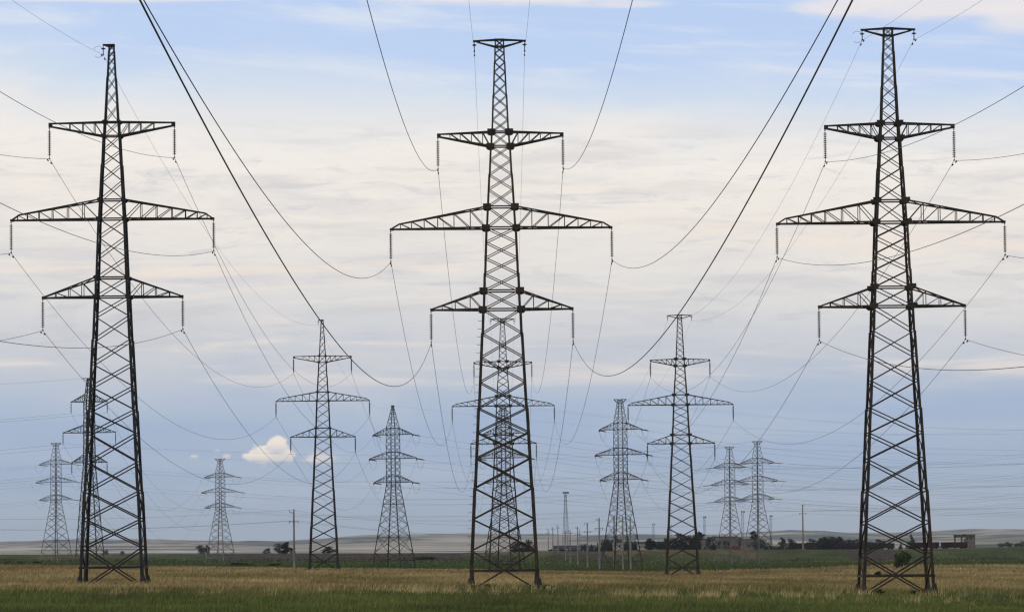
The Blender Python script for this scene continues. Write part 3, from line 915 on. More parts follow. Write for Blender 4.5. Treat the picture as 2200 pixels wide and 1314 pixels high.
TN = {'AL': 'pointed tension tower', 'AC': 'centre tension tower', 'AR': 'dark tension tower', 'T1': 'single grey tower', 'T2': 'two-tree grey tower', 'T3': 'lower twin tower', 'T4': 'taller twin tower'}
def sidew(s): return 'west' if s < 0 else 'east'
GT_ = 'wires between the far towers'

def loop_wire(a, b, drop, label):
    mid = (a + b) / 2 - Vector((0, 0, drop))
    pts = [a.lerp(b, t) * 1.0 - Vector((0, 0, drop * (1 - abs(2*t - 1) ** 2.2))) for t in [i / 16 for i in range(17)]]
    bb = MB(); bb.tube([p - a for p in pts], .022, 5)
    o = bb.build('jumper_loop', M['wire'], None, True); o.location = a
    tag(o, label, 'power line', 'jumper loops under the tension towers')

# incoming from the second pylons, outgoing to towers off to the east
for key, k2 in (('AL', 'B2'), ('AC', 'C2'), ('AR', 'R2')):
    tips, peaks, rz = TT[key]
    tau = math.radians(38)
    dirv = Vector((math.sin(tau), math.cos(tau), 0)); perp = Vector((math.cos(tau), -math.sin(tau), 0))
    c0 = sum((p for p in tips.values()), Vector()) / 6
    for (k, s), t in tips.items():
        cl = CLAMP[k2, k, s]
        inc = (cl - t).normalized(); inc.z -= .12
        e1 = tension_string(t, inc, f"insulator string facing the {NICK[k2]}, {sidew(s)} {LEVEL[k]} arm, {TN[key]}", key == 'AC')
        wire(cl, e1, 7.6, f"thin wire from {NICK[k2]}, {side_word(k2, s)} {LEVEL[k]} arm, to {TN[key]}", r=.019, damp0=True)
        out = dirv.copy(); out.z = -.10
        e2 = tension_string(t, out, f"slanting insulator string, outgoing side, {sidew(s)} {LEVEL[k]} arm, {TN[key]}", True)
        far = Vector((c0.x, c0.y, t.z)) + dirv * 312 + perp * (s * (t.xy - c0.xy).length)
        wire(e2, far, 6.5, f"thin wire leaving the {sidew(s)} {LEVEL[k]} arm of the {TN[key]} eastward", group=GT_, r=.016)
        loop_wire(e1, e2, 2.3, f"slack jumper loop under the {sidew(s)} {LEVEL[k]} arm of the {TN[key]}")
    for i, t in enumerate(peaks):
        s = -1 if i == 0 else 1
        src = CLAMP[k2, 'p', s] if (k2, 'p', s) in CLAMP else CLAMP[k2, 'p', -1]
        w = 'single' if len(peaks) == 1 else sidew(s)
        wire(src, t, 5.0, f"{w} earth wire linking {NICK[k2]} and {TN[key]} peaks", group='earth wires', r=.011, name='earth_wire')
        wire(t, Vector((c0.x, c0.y, t.z)) + dirv * 312 + perp * s * 1.6, 4.5, f"{w} earth wire leaving the {TN[key]} peak eastward", group='earth wires', r=.010, name='earth_wire')

def link_towers(a, b, sag, off=None):
    """wires from tower a to tower b, or to a point off beyond the view (off = world offset)"""
    ta, pa, _ = TT[a]
    for (k, s), t in ta.items():
        if b: far = TT[b][0][k, s]; what = f"facing the {TN[b]}"
        else: far = t + off; what = 'facing east' if off.x > 0 else 'facing west'
        d = (far - t).normalized(); d.z -= .10
        e = tension_string(t, d, f"pale insulator string {what}, {sidew(s)} {LEVEL[k]} arm, {TN[a]}", True)
        if b:
            d2 = (t - far).normalized(); d2.z -= .10
            far = tension_string(far, d2, f"pale insulator string facing the {TN[a]}, {sidew(s)} {LEVEL[k]} arm, {TN[b]}", True)
        wire(e, far, sag, f"faint wire from {TN[a]}, {sidew(s)} {LEVEL[k]} arm, {what}", group=GT_, r=.016)
        loop_wire(t + Vector((-1.5, 0, -.4)), t + Vector((1.8, 0, -.4)), 2.2, f"slack jumper loop under the {sidew(s)} {LEVEL[k]} arm, {TN[a]}" if not b or a in ('T3', 'T4') else f"slack jumper loop on the {sidew(s)} {LEVEL[k]} arm, {TN[a]}")
    for i, t in enumerate(pa):
        far = TT[b][1][min(i, len(TT[b][1]) - 1)] if b else t + off
        what = f"to the {TN[b]} peak" if b else ('eastward' if off.x > 0 else 'westward')
        wire(t, far, sag * .7, f"faint {'west' if i == 0 else 'east'} earth wire from the {TN[a]} peak {what}", group='earth wires', r=.010, name='earth_wire')
link_towers('T1', 'T3', 5.0)
link_towers('T2', 'T4', 5.5)
link_towers('T3', None, 7.0, Vector((330, -40, 0)))
link_towers('T4', None, 7.0, Vector((340, 20, 0)))
def west_wires(key, off, sag):
    for (k, s), t in TT[key][0].items():
        wire(t, t + off, sag, f"faint westward wire from the {sidew(s)} {LEVEL[k]} arm, {TN[key]}", group=GT_, r=.016)
west_wires('T1', Vector((-260, -330, -1)), 8)

# the paler suspension pylon behind the single-bracket one
def far_suspension():
    p = foot(193, 1213, 965); zt = W(193, 812, 965).z - p.z; s = zt / 40.0
    root = empty('suspension_pylon', p, math.radians(-14))
    tag(root, 'grey suspension pylon half hidden by the tall single-bracket pylon', 'pylon', 'tension towers where the lines turn')
    prof = [(0, 2.6), (22*s, 1.05), (35*s, .95), (zt, .35)]
    nodes = [z * s for z in [0, 3, 5.6, 8, 10.2, 12.4, 14.4, 16.4, 18.3, 20.2, 22, 23.8, 25.6, 27.4, 29.2, 31, 33, 35, 36.6, 38, 39.2, 40]]
    mat = 'steel_mid'
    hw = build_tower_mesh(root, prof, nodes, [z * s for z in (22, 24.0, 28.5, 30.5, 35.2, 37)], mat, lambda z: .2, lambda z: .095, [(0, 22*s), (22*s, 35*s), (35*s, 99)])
    mw = Matrix.Translation(p) @ Matrix.Rotation(math.radians(-14), 4, 'Z')
    for k, (yb, L) in enumerate(((863, 4.1), (929, 5.95), (993, 4.0))):
        zb = W(190, yb, 965).z - p.z
        for side in (-1, 1):
            low, upp, web = arm_mesh(side, zb, zb + 1.7, hw(zb), hw(zb + 1.7), L, L - .15, zb, zb + .12, [hw(zb) + (L - hw(zb)) * f for f in (.25, .5, .75)], .14, .08)
            c = low.build('crossarm', M[mat], root); upp.build('upper_chord', M[mat], c); web.build('web_bracing', M[mat], c)
            t = mw @ Vector((side * L, 0, zb - .1))
            cl = hang_string(t, f"slim insulator string, {sidew(side)} {LEVEL[k]} arm of the half-hidden grey pylon", 'hanging insulator strings', False)
            wire(cl, cl + Vector((-300, -110, 0)), 7.5, f"faint westward wire from the {sidew(side)} {LEVEL[k]} arm, half-hidden grey pylon", group=GT_, r=.016)
            wire(cl, TT['T2'][0][k, side], 16, f"faint eastward wire from the {sidew(side)} {LEVEL[k]} arm, half-hidden grey pylon", group=GT_, r=.019)
    b = MB()
    for side in (-1, 1):
        b.bar((0, 0, zt), (side * 1.5, 0, zt), .12); b.bar((0, 0, zt - .9), (side * 1.4, 0, zt - .05), .09)
        t = mw @ Vector((side * 1.5, 0, zt))
        wire(t, t + Vector((-300, -110, 0)), 6, f"faint {sidew(side)} earth wire from the half-hidden grey pylon", group='earth wires', r=.009, name='earth_wire')
    b.build('peak_bracket', M[mat], root)
far_suspension()

# ------------------------------------------------------------------ concrete poles
POLE_TOP = {}
def pole(key, px, yt, yb, label, armed=2, h=11.0, flip=1, dist=None):
    d = dist or h * F / (yb - yt)
    p = W(px, yb, d); gz = float(ground_z(p.x, p.y))
    p.z = min(gz, p.z + .6) if abs(gz - p.z) < 2.5 else gz
    top = W(px, yt, d).z - p.z
    root = empty('utility_pole', p)
    tag(root, label, 'utility pole', 'concrete power poles')
    q = max(1.0, top / 11.5)
    b = MB(); b.lathe([(.24*q, -.6), (.23*q, 0), (.15*q, top)], 8); b.build('shaft', M['concrete'], root, True)
    att = []
    if armed:
        b = MB(); za = top - 2.3 * q if armed == 2 else top - 1.2
        b.bar((-.8*q, -.1, za), (.8*q, -.1, za), .10*q)
        for s in (-1, 1): b.bar((s*.78*q, -.1, za - .35*q), (s*.78*q, -.1, za + .2), .10*q)
        b.build('crossarm', M['lamp_metal'], root)
        b = MB(); b.bar((0, -.1, top - .75), (-flip * .75, -.1, top - .45), .08); b.bar((-flip*.75, -.1, top - .6), (-flip*.75, -.1, top - .15), .11); b.build('top_bracket', M['lamp_metal'], root)
        att = [p + Vector((-.78*q, -.1, za + .2)), p + Vector((.78*q, -.1, za + .2)), p + Vector((-flip*.75, -.1, top - .15))]
    POLE_TOP[key] = att
pole('w', 632, 1093, 1221, 'lone concrete pole near the mid-sized pylon by the cloud')
pole('e', 1725.5, 1083, 1181, 'lone concrete pole on the bank before the red wagons', flip=-1, dist=1845)
pole('p1', 1288, 1112, 1202.5, 'concrete pole close beside the dark tension tower, tallest of the row')
pole('p2', 1262.5, 1122, 1204, 'concrete pole second from the dark tension tower in the row')
pole('p3', 1241.6, 1130, 1204, 'concrete pole third from the dark tension tower in the row')
pole('p4', 1225.5, 1137, 1204, 'short concrete pole just beside the floodlight mast foot', armed=1)
pole('p5', 1215.5, 1139, 1203, 'short concrete pole directly in front of the floodlight mast', armed=0)
pole('p6', 1199, 1127, 1186, 'concrete pole on the spoil bank next to the floodlight mast', armed=1)
pole('p7', 1188, 1130.5, 1183, 'concrete pole between two others beyond the spoil bank', armed=1)
pole('p8', 1178, 1134, 1182, 'concrete pole with low crossarm at the end of the row', armed=2)
pole('p9', 1246, 1136, 1182, 'small concrete pole behind the row near the far blue shed', armed=0)
pole('q1', 1320, 1108, 1204, 'pale concrete pole inside the dark tension tower, cloud-side', armed=0)
pole('q2', 1338.5, 1108, 1207.5, 'pale concrete pole at the middle of the dark tension tower legs', armed=1)
pole('q3', 1355, 1110, 1207, 'pale concrete pole inside the dark tension tower, wagon-side', armed=2)
PG = 'wires between the concrete poles'
def pole_span(a, b, sag, lab):
    for i, (p, q) in enumerate(zip(a, b)):
        wire(p, q, sag, f"thin {('lower outer', 'lower inner', 'upper')[i]} pole wire {lab}", group=PG, r=.014, name='pole_wire', n=30)
off = lambda pts, v: [p + Vector(v) for p in pts]
pole_span(off(POLE_TOP['w'], (-90, -20, .5)), POLE_TOP['w'], 1.6, 'leaving the lone pole by the cloud westward')
pole_span(POLE_TOP['w'], POLE_TOP['q3'], 2.4, 'from the lone cloud pole to the dark tower')
pole_span(POLE_TOP['q3'], POLE_TOP['e'], 1.6, 'from the dark tension tower to the pole by the wagons')
pole_span(POLE_TOP['e'], off(POLE_TOP['e'], (90, 10, 0)), 1.6, 'from the pole by the wagons out of view')
names = ['q3', 'p1', 'p2', 'p3']
ordn = {'q3': 'tower legs pole', 'p1': 'tallest row pole', 'p2': 'second row pole', 'p3': 'third row pole', 'p8': 'end row pole'}
for a, b in (('q3', 'p1'), ('p1', 'p2'), ('p2', 'p3'), ('p3', 'p8')):
    pole_span(POLE_TOP[a], POLE_TOP[b], .9, f"from the {ordn[a]} to the {ordn[b]}")
pole_span(POLE_TOP['p8'], off(POLE_TOP['p8'], (-60, 120, 0)), 1.2, 'from the end row pole off behind the centre pylon')

# ------------------------------------------------------------------ floodlight masts
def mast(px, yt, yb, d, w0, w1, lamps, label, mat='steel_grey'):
    p = W(px, yb, d); p.z = min(p.z, float(ground_z(p.x, min(p.y, 2990))) + .2) if d < 3000 else p.z
    top = W(px, yt, d).z - p.z
    root = empty('floodlight_mast', p, math.radians(20))
    tag(root, label, 'floodlight mast', 'floodlight masts by the railway')
    nodes = list(np.linspace(0, top - .8, 15))
    build_tower_mesh(root, [(0, w0), (top * .85, w1 * 1.1), (top - .8, w1)], nodes, [nodes[5], nodes[10], nodes[-1]], mat, lambda z: .11 * (.6 if w0 < 1 else 1), lambda z: .055 * (.6 if w0 < 1 else 1), [(0, nodes[7]), (nodes[7], top)])
    b = MB(); b.box((-w1*1.3, -w1*1.3, top - .82), (w1*1.3, w1*1.3, top - .74)); b.build('platform', M[mat], root)
    for s in range(lamps):
        x = (s - (lamps - 1) / 2) * (2.4 * w1)
        b = MB(); b.bar((x, -w1, top - .7), (x, -w1, top + .1), .12); b.lathe([(.25, -.3), (.48, .0), (.48, .3)], 10, (x, -w1, top + .15), (0, -1, -.3)); b.build('floodlight', M['lamp_metal'], root)
mast(1216, 1058, 1186, 2180, 1.55, .45, 3, 'lattice floodlight mast with round lamps rising behind the row of poles')
mast(1404, 1126, 1172, 3300, .75, .55, 2, 'thin twin-lamp mast between the dark tension tower and the ruins pylon')
mast(1441, 1128, 1172, 4400, .9, .7, 2, 'faint thin mast seen between the legs of the ruins pylon')
mast(1514, 1110, 1172, 2900, .55, .5, 2, 'thin mast rising behind the ruined plaster wall')
mast(1596, 1099, 1172, 2500, .6, .55, 2, 'tallest thin mast, standing between the two grey twin towers')
mast(1656.5, 1108, 1174, 2750, .55, .5, 2, 'thin mast just beyond the taller grey twin tower')

# ------------------------------------------------------------------ ruins, walls and sheds
def building(name, label, px0, px1, yt, yb, d, depth, mat, openings=(), roof=None, roof_over=0.3, cat='ruin'):
    """box walls with real openings: front wall pieced round (px0, px1, y0, y1) holes"""
    a = W(px0, yb, d); k = d / F
    root = empty(name, a)
    tag(root, label, cat)
    Lx = (px1 - px0) * k; H = (yb - yt) * k
    ops = [((o[0]-px0)*k, (o[1]-px0)*k, (yb-o[3])*k, (yb-o[2])*k) for o in openings]
    xs = sorted({0, Lx, *[o[0] for o in ops], *[o[1] for o in ops]}); zs = sorted({-.8, H, *[o[2] for o in ops], *[o[3] for o in ops]})
    b = MB()
    for x0, x1 in zip(xs[:-1], xs[1:]):
        for z0, z1 in zip(zs[:-1], zs[1:]):
            xm, zm = (x0+x1)/2, (z0+z1)/2
            if any(o[0] < xm < o[1] and o[2] < zm < o[3] for o in ops): continue
            b.box((x0, 0, z0), (x1, .35, z1))
    b.build('front_wall', mat, root)
    b = MB(); b.box((0, .352, -.8), (.3, depth, H)); b.build('side_wall', mat, root)
    b = MB(); b.box((Lx-.3, .352, -.8), (Lx, depth, H)); b.build('side_wall', mat, root)
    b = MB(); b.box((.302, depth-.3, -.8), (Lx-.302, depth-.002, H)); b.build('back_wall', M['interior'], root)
    if roof:
        b = MB(); b.box((-roof_over, -roof_over, H + .003), (Lx + roof_over, depth + roof_over, H + roof[1])); b.build('roof_slab', roof[0], root)
    return root
building('ruined_building', 'roofless pale concrete ruin with a black doorway behind the red brick wall', 1543, 1584, 1154, 1177, 2080, 7, M['ruin_concrete'],
         [(1554.5, 1560, 1162.5, 1177), (1561.5, 1568, 1162.5, 1171)], (M['roof_dark'], .55))
building('ruined_building', 'low pinkish plaster ruin with a small window between the twin towers', 1594, 1637, 1159, 1180, 2060, 7, M['ruin_pink'],
         [(1607, 1612, 1170, 1175.5), (1632, 1636, 1172, 1177)], (M['roof_dark'], .35))
building('ruined_building', 'stained blank plaster wall ruin between dark trees', 1508, 1526, 1159, 1181, 2060, 5, M['ruin_pink'], [(1513, 1516, 1174, 1181)], (M['roof_dark'], .2), .1)
building('ruined_building', 'small pale ruin with two dark windows right of the dark tension tower'.replace(' right of', ' beside'), 1370, 1389, 1168, 1181, 2100, 6, M['ruin_pale'],
         [(1373, 1376, 1171, 1178), (1378, 1380, 1171, 1174)], (M['ruin_concrete'], .15), .1)
building('ruined_building', 'pale ruin half hidden by trees behind the dark tension tower', 1316, 1338, 1165, 1182, 2150, 6, M['ruin_pale'],
         [(1321, 1324, 1169, 1174), (1330, 1333, 1169, 1175)], (M['ruin_concrete'], .15), .1)
def low_wall(label, px0, px1, yt, yb, d, thick, mat, cat='wall'):
    a = W(px0, yb, d); k = d / F
    n = 9; L = (px1-px0)*k; H = (yb-yt)*k
    poly = [(0, -.6), (L, -.6)] + [(L * (1 - i / n), H * (.80 + .2 * random.random())) for i in range(n + 1)]
    b = MB(); b.prism(poly, 0, thick); o = b.build('brick_wall', mat); o.location = a
    tag(o, label, cat)
low_wall('broken red brick wall in front of the pale concrete ruin', 1560, 1590, 1170.5, 1184.5, 2000, .5, M['brick'])
low_wall('low red brick wall under the dark trees behind the ruins pylon', 1469, 1489, 1170.5, 1181.5, 2030, .5, M['brick'])
low_wall('small grey concrete block wall beside the broken red bricks', 1590, 1601, 1172, 1185, 1998, .5, M['ruin_concrete'])
low_wall('small grey panel wall beside the low red brick wall', 1490, 1495, 1172, 1181.5, 2029, .4, M['ruin_concrete'])
# loading tower at the end of the track
def loading_tower():
    d = 2270; k = d / F; a = W(2051, 1181, d)
    root = empty('loading_tower', a)
    tag(root, 'ruined concrete loading tower with an open roofed bay behind the end wagon', 'ruin')
    X = lambda px: (px - 2051) * k; Z = lambda py: (1181 - py) * k
    b = MB(); b.box((X(2051), 0, Z(1154)), (X(2095.5), 5, Z(1147.8))); b.build('roof_slab', M['roof_dark'], root)
    b = MB()
    wins = [(2078.7, 2081.2, 1155, 1159), (2084.8, 2088, 1154.8, 1158.5)]
    xs = sorted({X(2076.5), X(2095.5), *[X(w[0]) for w in wins], *[X(w[1]) for w in wins]}); zs = sorted({-.6, Z(1154.05), *[Z(w[2]) for w in wins], *[Z(w[3]) for w in wins]})
    for x0, x1 in zip(xs[:-1], xs[1:]):
        for z0, z1 in zip(zs[:-1], zs[1:]):
            xm, zm = (x0+x1)/2, (z0+z1)/2
            if any(X(w[0]) < xm < X(w[1]) and Z(w[3]) < zm < Z(w[2]) for w in wins): continue
            b.box((x0, .1, z0), (x1, .5, z1))
    b.build('front_wall', M['ruin_concrete'], root)
    b = MB(); b.box((X(2076.5), .502, -.6), (X(2077.7), 4.8, Z(1154.05))); b.box((X(2094.3), .502, -.6), (X(2095.5), 4.8, Z(1154.05))); b.build('side_wall', M['ruin_concrete'], root)
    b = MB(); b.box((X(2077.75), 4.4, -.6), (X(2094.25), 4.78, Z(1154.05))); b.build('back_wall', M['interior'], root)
    for px in (2053, 2067.5):
        for y in (.2, 4.4):
            b = MB(); b.box((X(px) - .22, y, -.6), (X(px) + .22, y + .4, Z(1154.05))); b.build('column', M['ruin_concrete'], root)
    b = MB(); b.prism([(X(2070), Z(1163)), (X(2073), Z(1155.5)), (X(2076.4), Z(1163))], .2, .5); b.build('broken_panel', M['ruin_concrete'], root)
    b = MB(); b.box((X(2070), 1, Z(1147.75)), (X(2075), 1.4, Z(1146.6))); b.build('roof_vent', M['roof_dark'], root)
loading_tower()
def shed(label, px0, px1, yt, yb, d):
    a = W(px0, yb, d); k = d / F; L = (px1-px0)*k; H = (yb-yt)*k
    root = empty('blue_shed', a); tag(root, label, 'shed')
    b = MB(); b.box((0, 0, -1), (L, 8, H*.55)); b.build('wall', M['blue_metal'], root)
    b = MB(); b.bar((-.2, 4, H*.56), (L+.2, 4, H*.56), .1); b.v = []; b.f = []
    b.prism([(-.3, H*.552), (L+.3, H*.552), (L+.3, H), (-.3, H)], 2, 6); b.build('roof', M['blue_metal'], root)
shed('long low blue shed far off behind the row of concrete poles', 1189, 1281, 1171, 1176, 3100)
shed('blue roof edge far behind the small pale ruin', 1366, 1432, 1163, 1171, 3100)
shed('short blue roof showing above the freight wagons', 1734, 1764, 1165, 1172, 3000)
shed('small lilac-blue shed beside the foot of the taller twin tower', 1652, 1664, 1174, 1180, 2700)

# ------------------------------------------------------------------ freight wagons
def make_wagon():
    root = empty('freight_wagon')
    L = 12.7
    b = MB(); b.box((-L/2, -1.5, 1.25), (L/2, 1.5, 3.45))
    b.v = []; b.f = []
    for s in (-1, 1): b.box((-L/2, s*1.5 - .06, 1.25), (L/2, s*1.5 + .06, 3.45))
    for s in (-1, 1): b.box((s*(L/2 - .06) - .06, -1.438, 1.25), (s*(L/2 - .06) + .06, 1.438, 3.45))
    b.build('body', M['wagon_red'], root)
    b = MB(); b.box((-L/2 + .13, -1.43, 1.5), (L/2 - .13, 1.43, 3.1)); b.build('load', M['wagon_black'], root)
    for i in range(9):
        x = -L/2 + .1 + i * (L - .2) / 8
        b = MB()
        for s in (-1, 1): b.box((x - .09, s*1.63 - .065, 1.2), (x + .09, s*1.63 + .065, 3.5))
        b.build('rib', M['wagon_red'], root)
    b = MB(); b.box((-L/2, -1.3, .85), (L/2, 1.3, 1.245)); b.bar((-L/2-.55, 0, 1.05), (-L/2, 0, 1.05), .3); b.bar((L/2, 0, 1.05), (L/2+.55, 0, 1.05), .3); b.build('underframe', M['wagon_black'], root)
    for bx in (-4.3, 4.3):
        b = MB(); b.box((bx - 1.3, -1.1, .45), (bx + 1.3, 1.1, .84)); bo = b.build('bogie', M['wagon_black'], root)
        for wx in (-.92, .92):
            b = MB(); b.lathe([(.475, -.95), (.475, -.8), (.1, -.8), (.1, .8), (.475, .8), (.475, .95)], 12, (bx + wx, 0, .475), (0, 1, 0)); b.build('wheelset', M['wagon_black'], bo)
    return root
WG = make_wagon()
def put_wagon(o, px, yb, d, label):
    o.location = W(px, yb, d); tag(o, label, 'freight wagon', 'freight wagons on the siding')
    o.rotation_euler = (0, 0, math.radians(1.5))
put_wagon(WG, 2050, 1179.2, 2180, 'oxide red open wagon in front of the ruined loading tower')
put_wagon(copy_tree(WG), 1989, 1179.2, 2182, 'oxide red open wagon seen through the legs of the tall pylon')
for px, d, lab in ((1722, 2330, 'dull red open wagon behind the lone pole on the bank'), (1780, 2332, 'dark open wagon mostly hidden behind the tall clump of trees'),
                   (1836, 2334, 'dark open wagon under the line of trees, cloud-side of the tall pylon'), (1895, 2336, 'dark open wagon behind the round tree in the pylon legs')):
    put_wagon(copy_tree(WG), px, 1180.3, d, lab)

# ------------------------------------------------------------------ trees and shrubs
def leaf_cloud(n, centres, size, seed):
    rng = np.random.default_rng(seed)
    cen = np.array([c[:3] for c in centres]); rad = np.array([c[3] for c in centres])
    w = rad ** 2; idx = rng.choice(len(cen), n, p=w / w.sum())
    dirs = rng.normal(size=(n, 3)); dirs /= np.linalg.norm(dirs, axis=1)[:, None]
    pos = cen[idx] + dirs * (rad[idx] * (0.45 + .6 * rng.random(n)))[:, None] * np.array([1, 1, .85])
    a = rng.normal(size=(n, 3)); a /= np.linalg.norm(a, axis=1)[:, None]
    b = np.cross(a, rng.normal(size=(n, 3))); b /= np.linalg.norm(b, axis=1)[:, None]
    s = size * (0.5 + rng.random(n))[:, None]
    v = np.stack([pos - a*s, pos + b*s*.7, pos + a*s, pos - b*s*.7], 1).reshape(-1, 3)
    return v, np.arange(n * 4).reshape(-1, 4)

def tree_proto(kind, seed, mat):
    """unit-height tree: trunk with limbs, leafy crown"""
    rng = random.Random(seed)
    root = empty('deciduous_tree' if kind != 'bush' else 'shrub')
    b = MB(); cs = []
    if kind == 'round':
        for i in range(16):
            i *= 10 / 15; a = rng.random() * 6.28; r = .30 * rng.random() ** .6; z = .13 + .74 * i / 10; r *= (.75 + .5 * math.sin(math.pi * (i + 1) / 12)); cs.append((r*math.cos(a), r*math.sin(a), z, .13 + .09 * rng.random()))
        trunk = .2
    elif kind == 'tall':
        for i in range(12):
            z = .14 + .79 * i / 11; r = .14 * math.sin(math.pi * (i + 2) / 14); a = rng.random() * 6.28
            cs.append((r*math.cos(a), r*math.sin(a), z, .07 + .08 * math.sin(math.pi * (i + 2) / 14)))
        trunk = .3
    elif kind == 'cone':
        for i in range(14):
            f = i / 13; a = rng.random() * 6.28; r = .15 * (1 - f)
            cs.append((r*math.cos(a), r*math.sin(a), .08 + .88 * f, .15 * (1 - f) + .03))
        trunk = .2
    else:
        for i in range(12):
            a = rng.random() * 6.28; r = .42 * rng.random() ** .5; cs.append((r*math.cos(a), r*math.sin(a), .18 + .62 * rng.random() * (1 - r), .16 + .10 * rng.random()))
        trunk = .15
    b.tube([(0, 0, -.06), (.006, 0, trunk), (-.01, .01, .62), (0, 0, .86)], [.028, .022, .012, .004], 6)
    for c in cs[::2]:
        z0 = max(trunk * .8, c[2] - .2)
        b.tube([(0, 0, z0), (c[0]*.5, c[1]*.5, (z0 + c[2]) / 2 + .02), (c[0], c[1], c[2])], [.012, .008, .003], 5)
    b.build('trunk', M['bark'], root)
    v, f = leaf_cloud(1500 if kind != 'bush' else 1300, cs, .030 if kind != 'bush' else .045, seed)
    mesh_np('crown', v, f, M[mat], root)
    return root
PROTO = {}
for kind, mats in (('round', ('leaf_dark', 'leaf_mid', 'leaf_far')), ('tall', ('leaf_dark', 'leaf_mid', 'leaf_far')), ('cone', ('leaf_dark', 'leaf_mid')), ('bush', ('leaf_dark', 'leaf_mid'))):
    for i, mt in enumerate(mats): PROTO[kind, mt] = [tree_proto(kind, 100 + 17 * i + len(kind), mt), tree_proto(kind, 300 + 13 * i + len(kind), mt)]
USED = set()
def tree(kind, mt, px, yt, yb, wpx, d, label, group='trees along the bank and sidings', cat='tree'):
    pr = random.choice(PROTO[kind, mt])
    o = pr if pr.name not in USED else copy_tree(pr)
    USED.add(pr.name)
    p = W(px, yb, d)
    if d < 1800: p.z = float(ground_z(p.x, p.y))
    h = W(px, yt, d).z - p.z
    natural = {'round': .70, 'tall': .36, 'cone': .42, 'bush': 1.1}[kind] * (.86 if kind != 'bush' else 1)
    k = (wpx * d / F) / (natural * h)
    o.location = p; o.scale = (h * k, h * k, h * 1.06)
    o.rotation_euler = (0, 0, random.random() * 6.28)
    tag(o, label, cat, group)
D, G_, B_ = 'leaf_dark', 'leaf_mid', 'leaf_far'
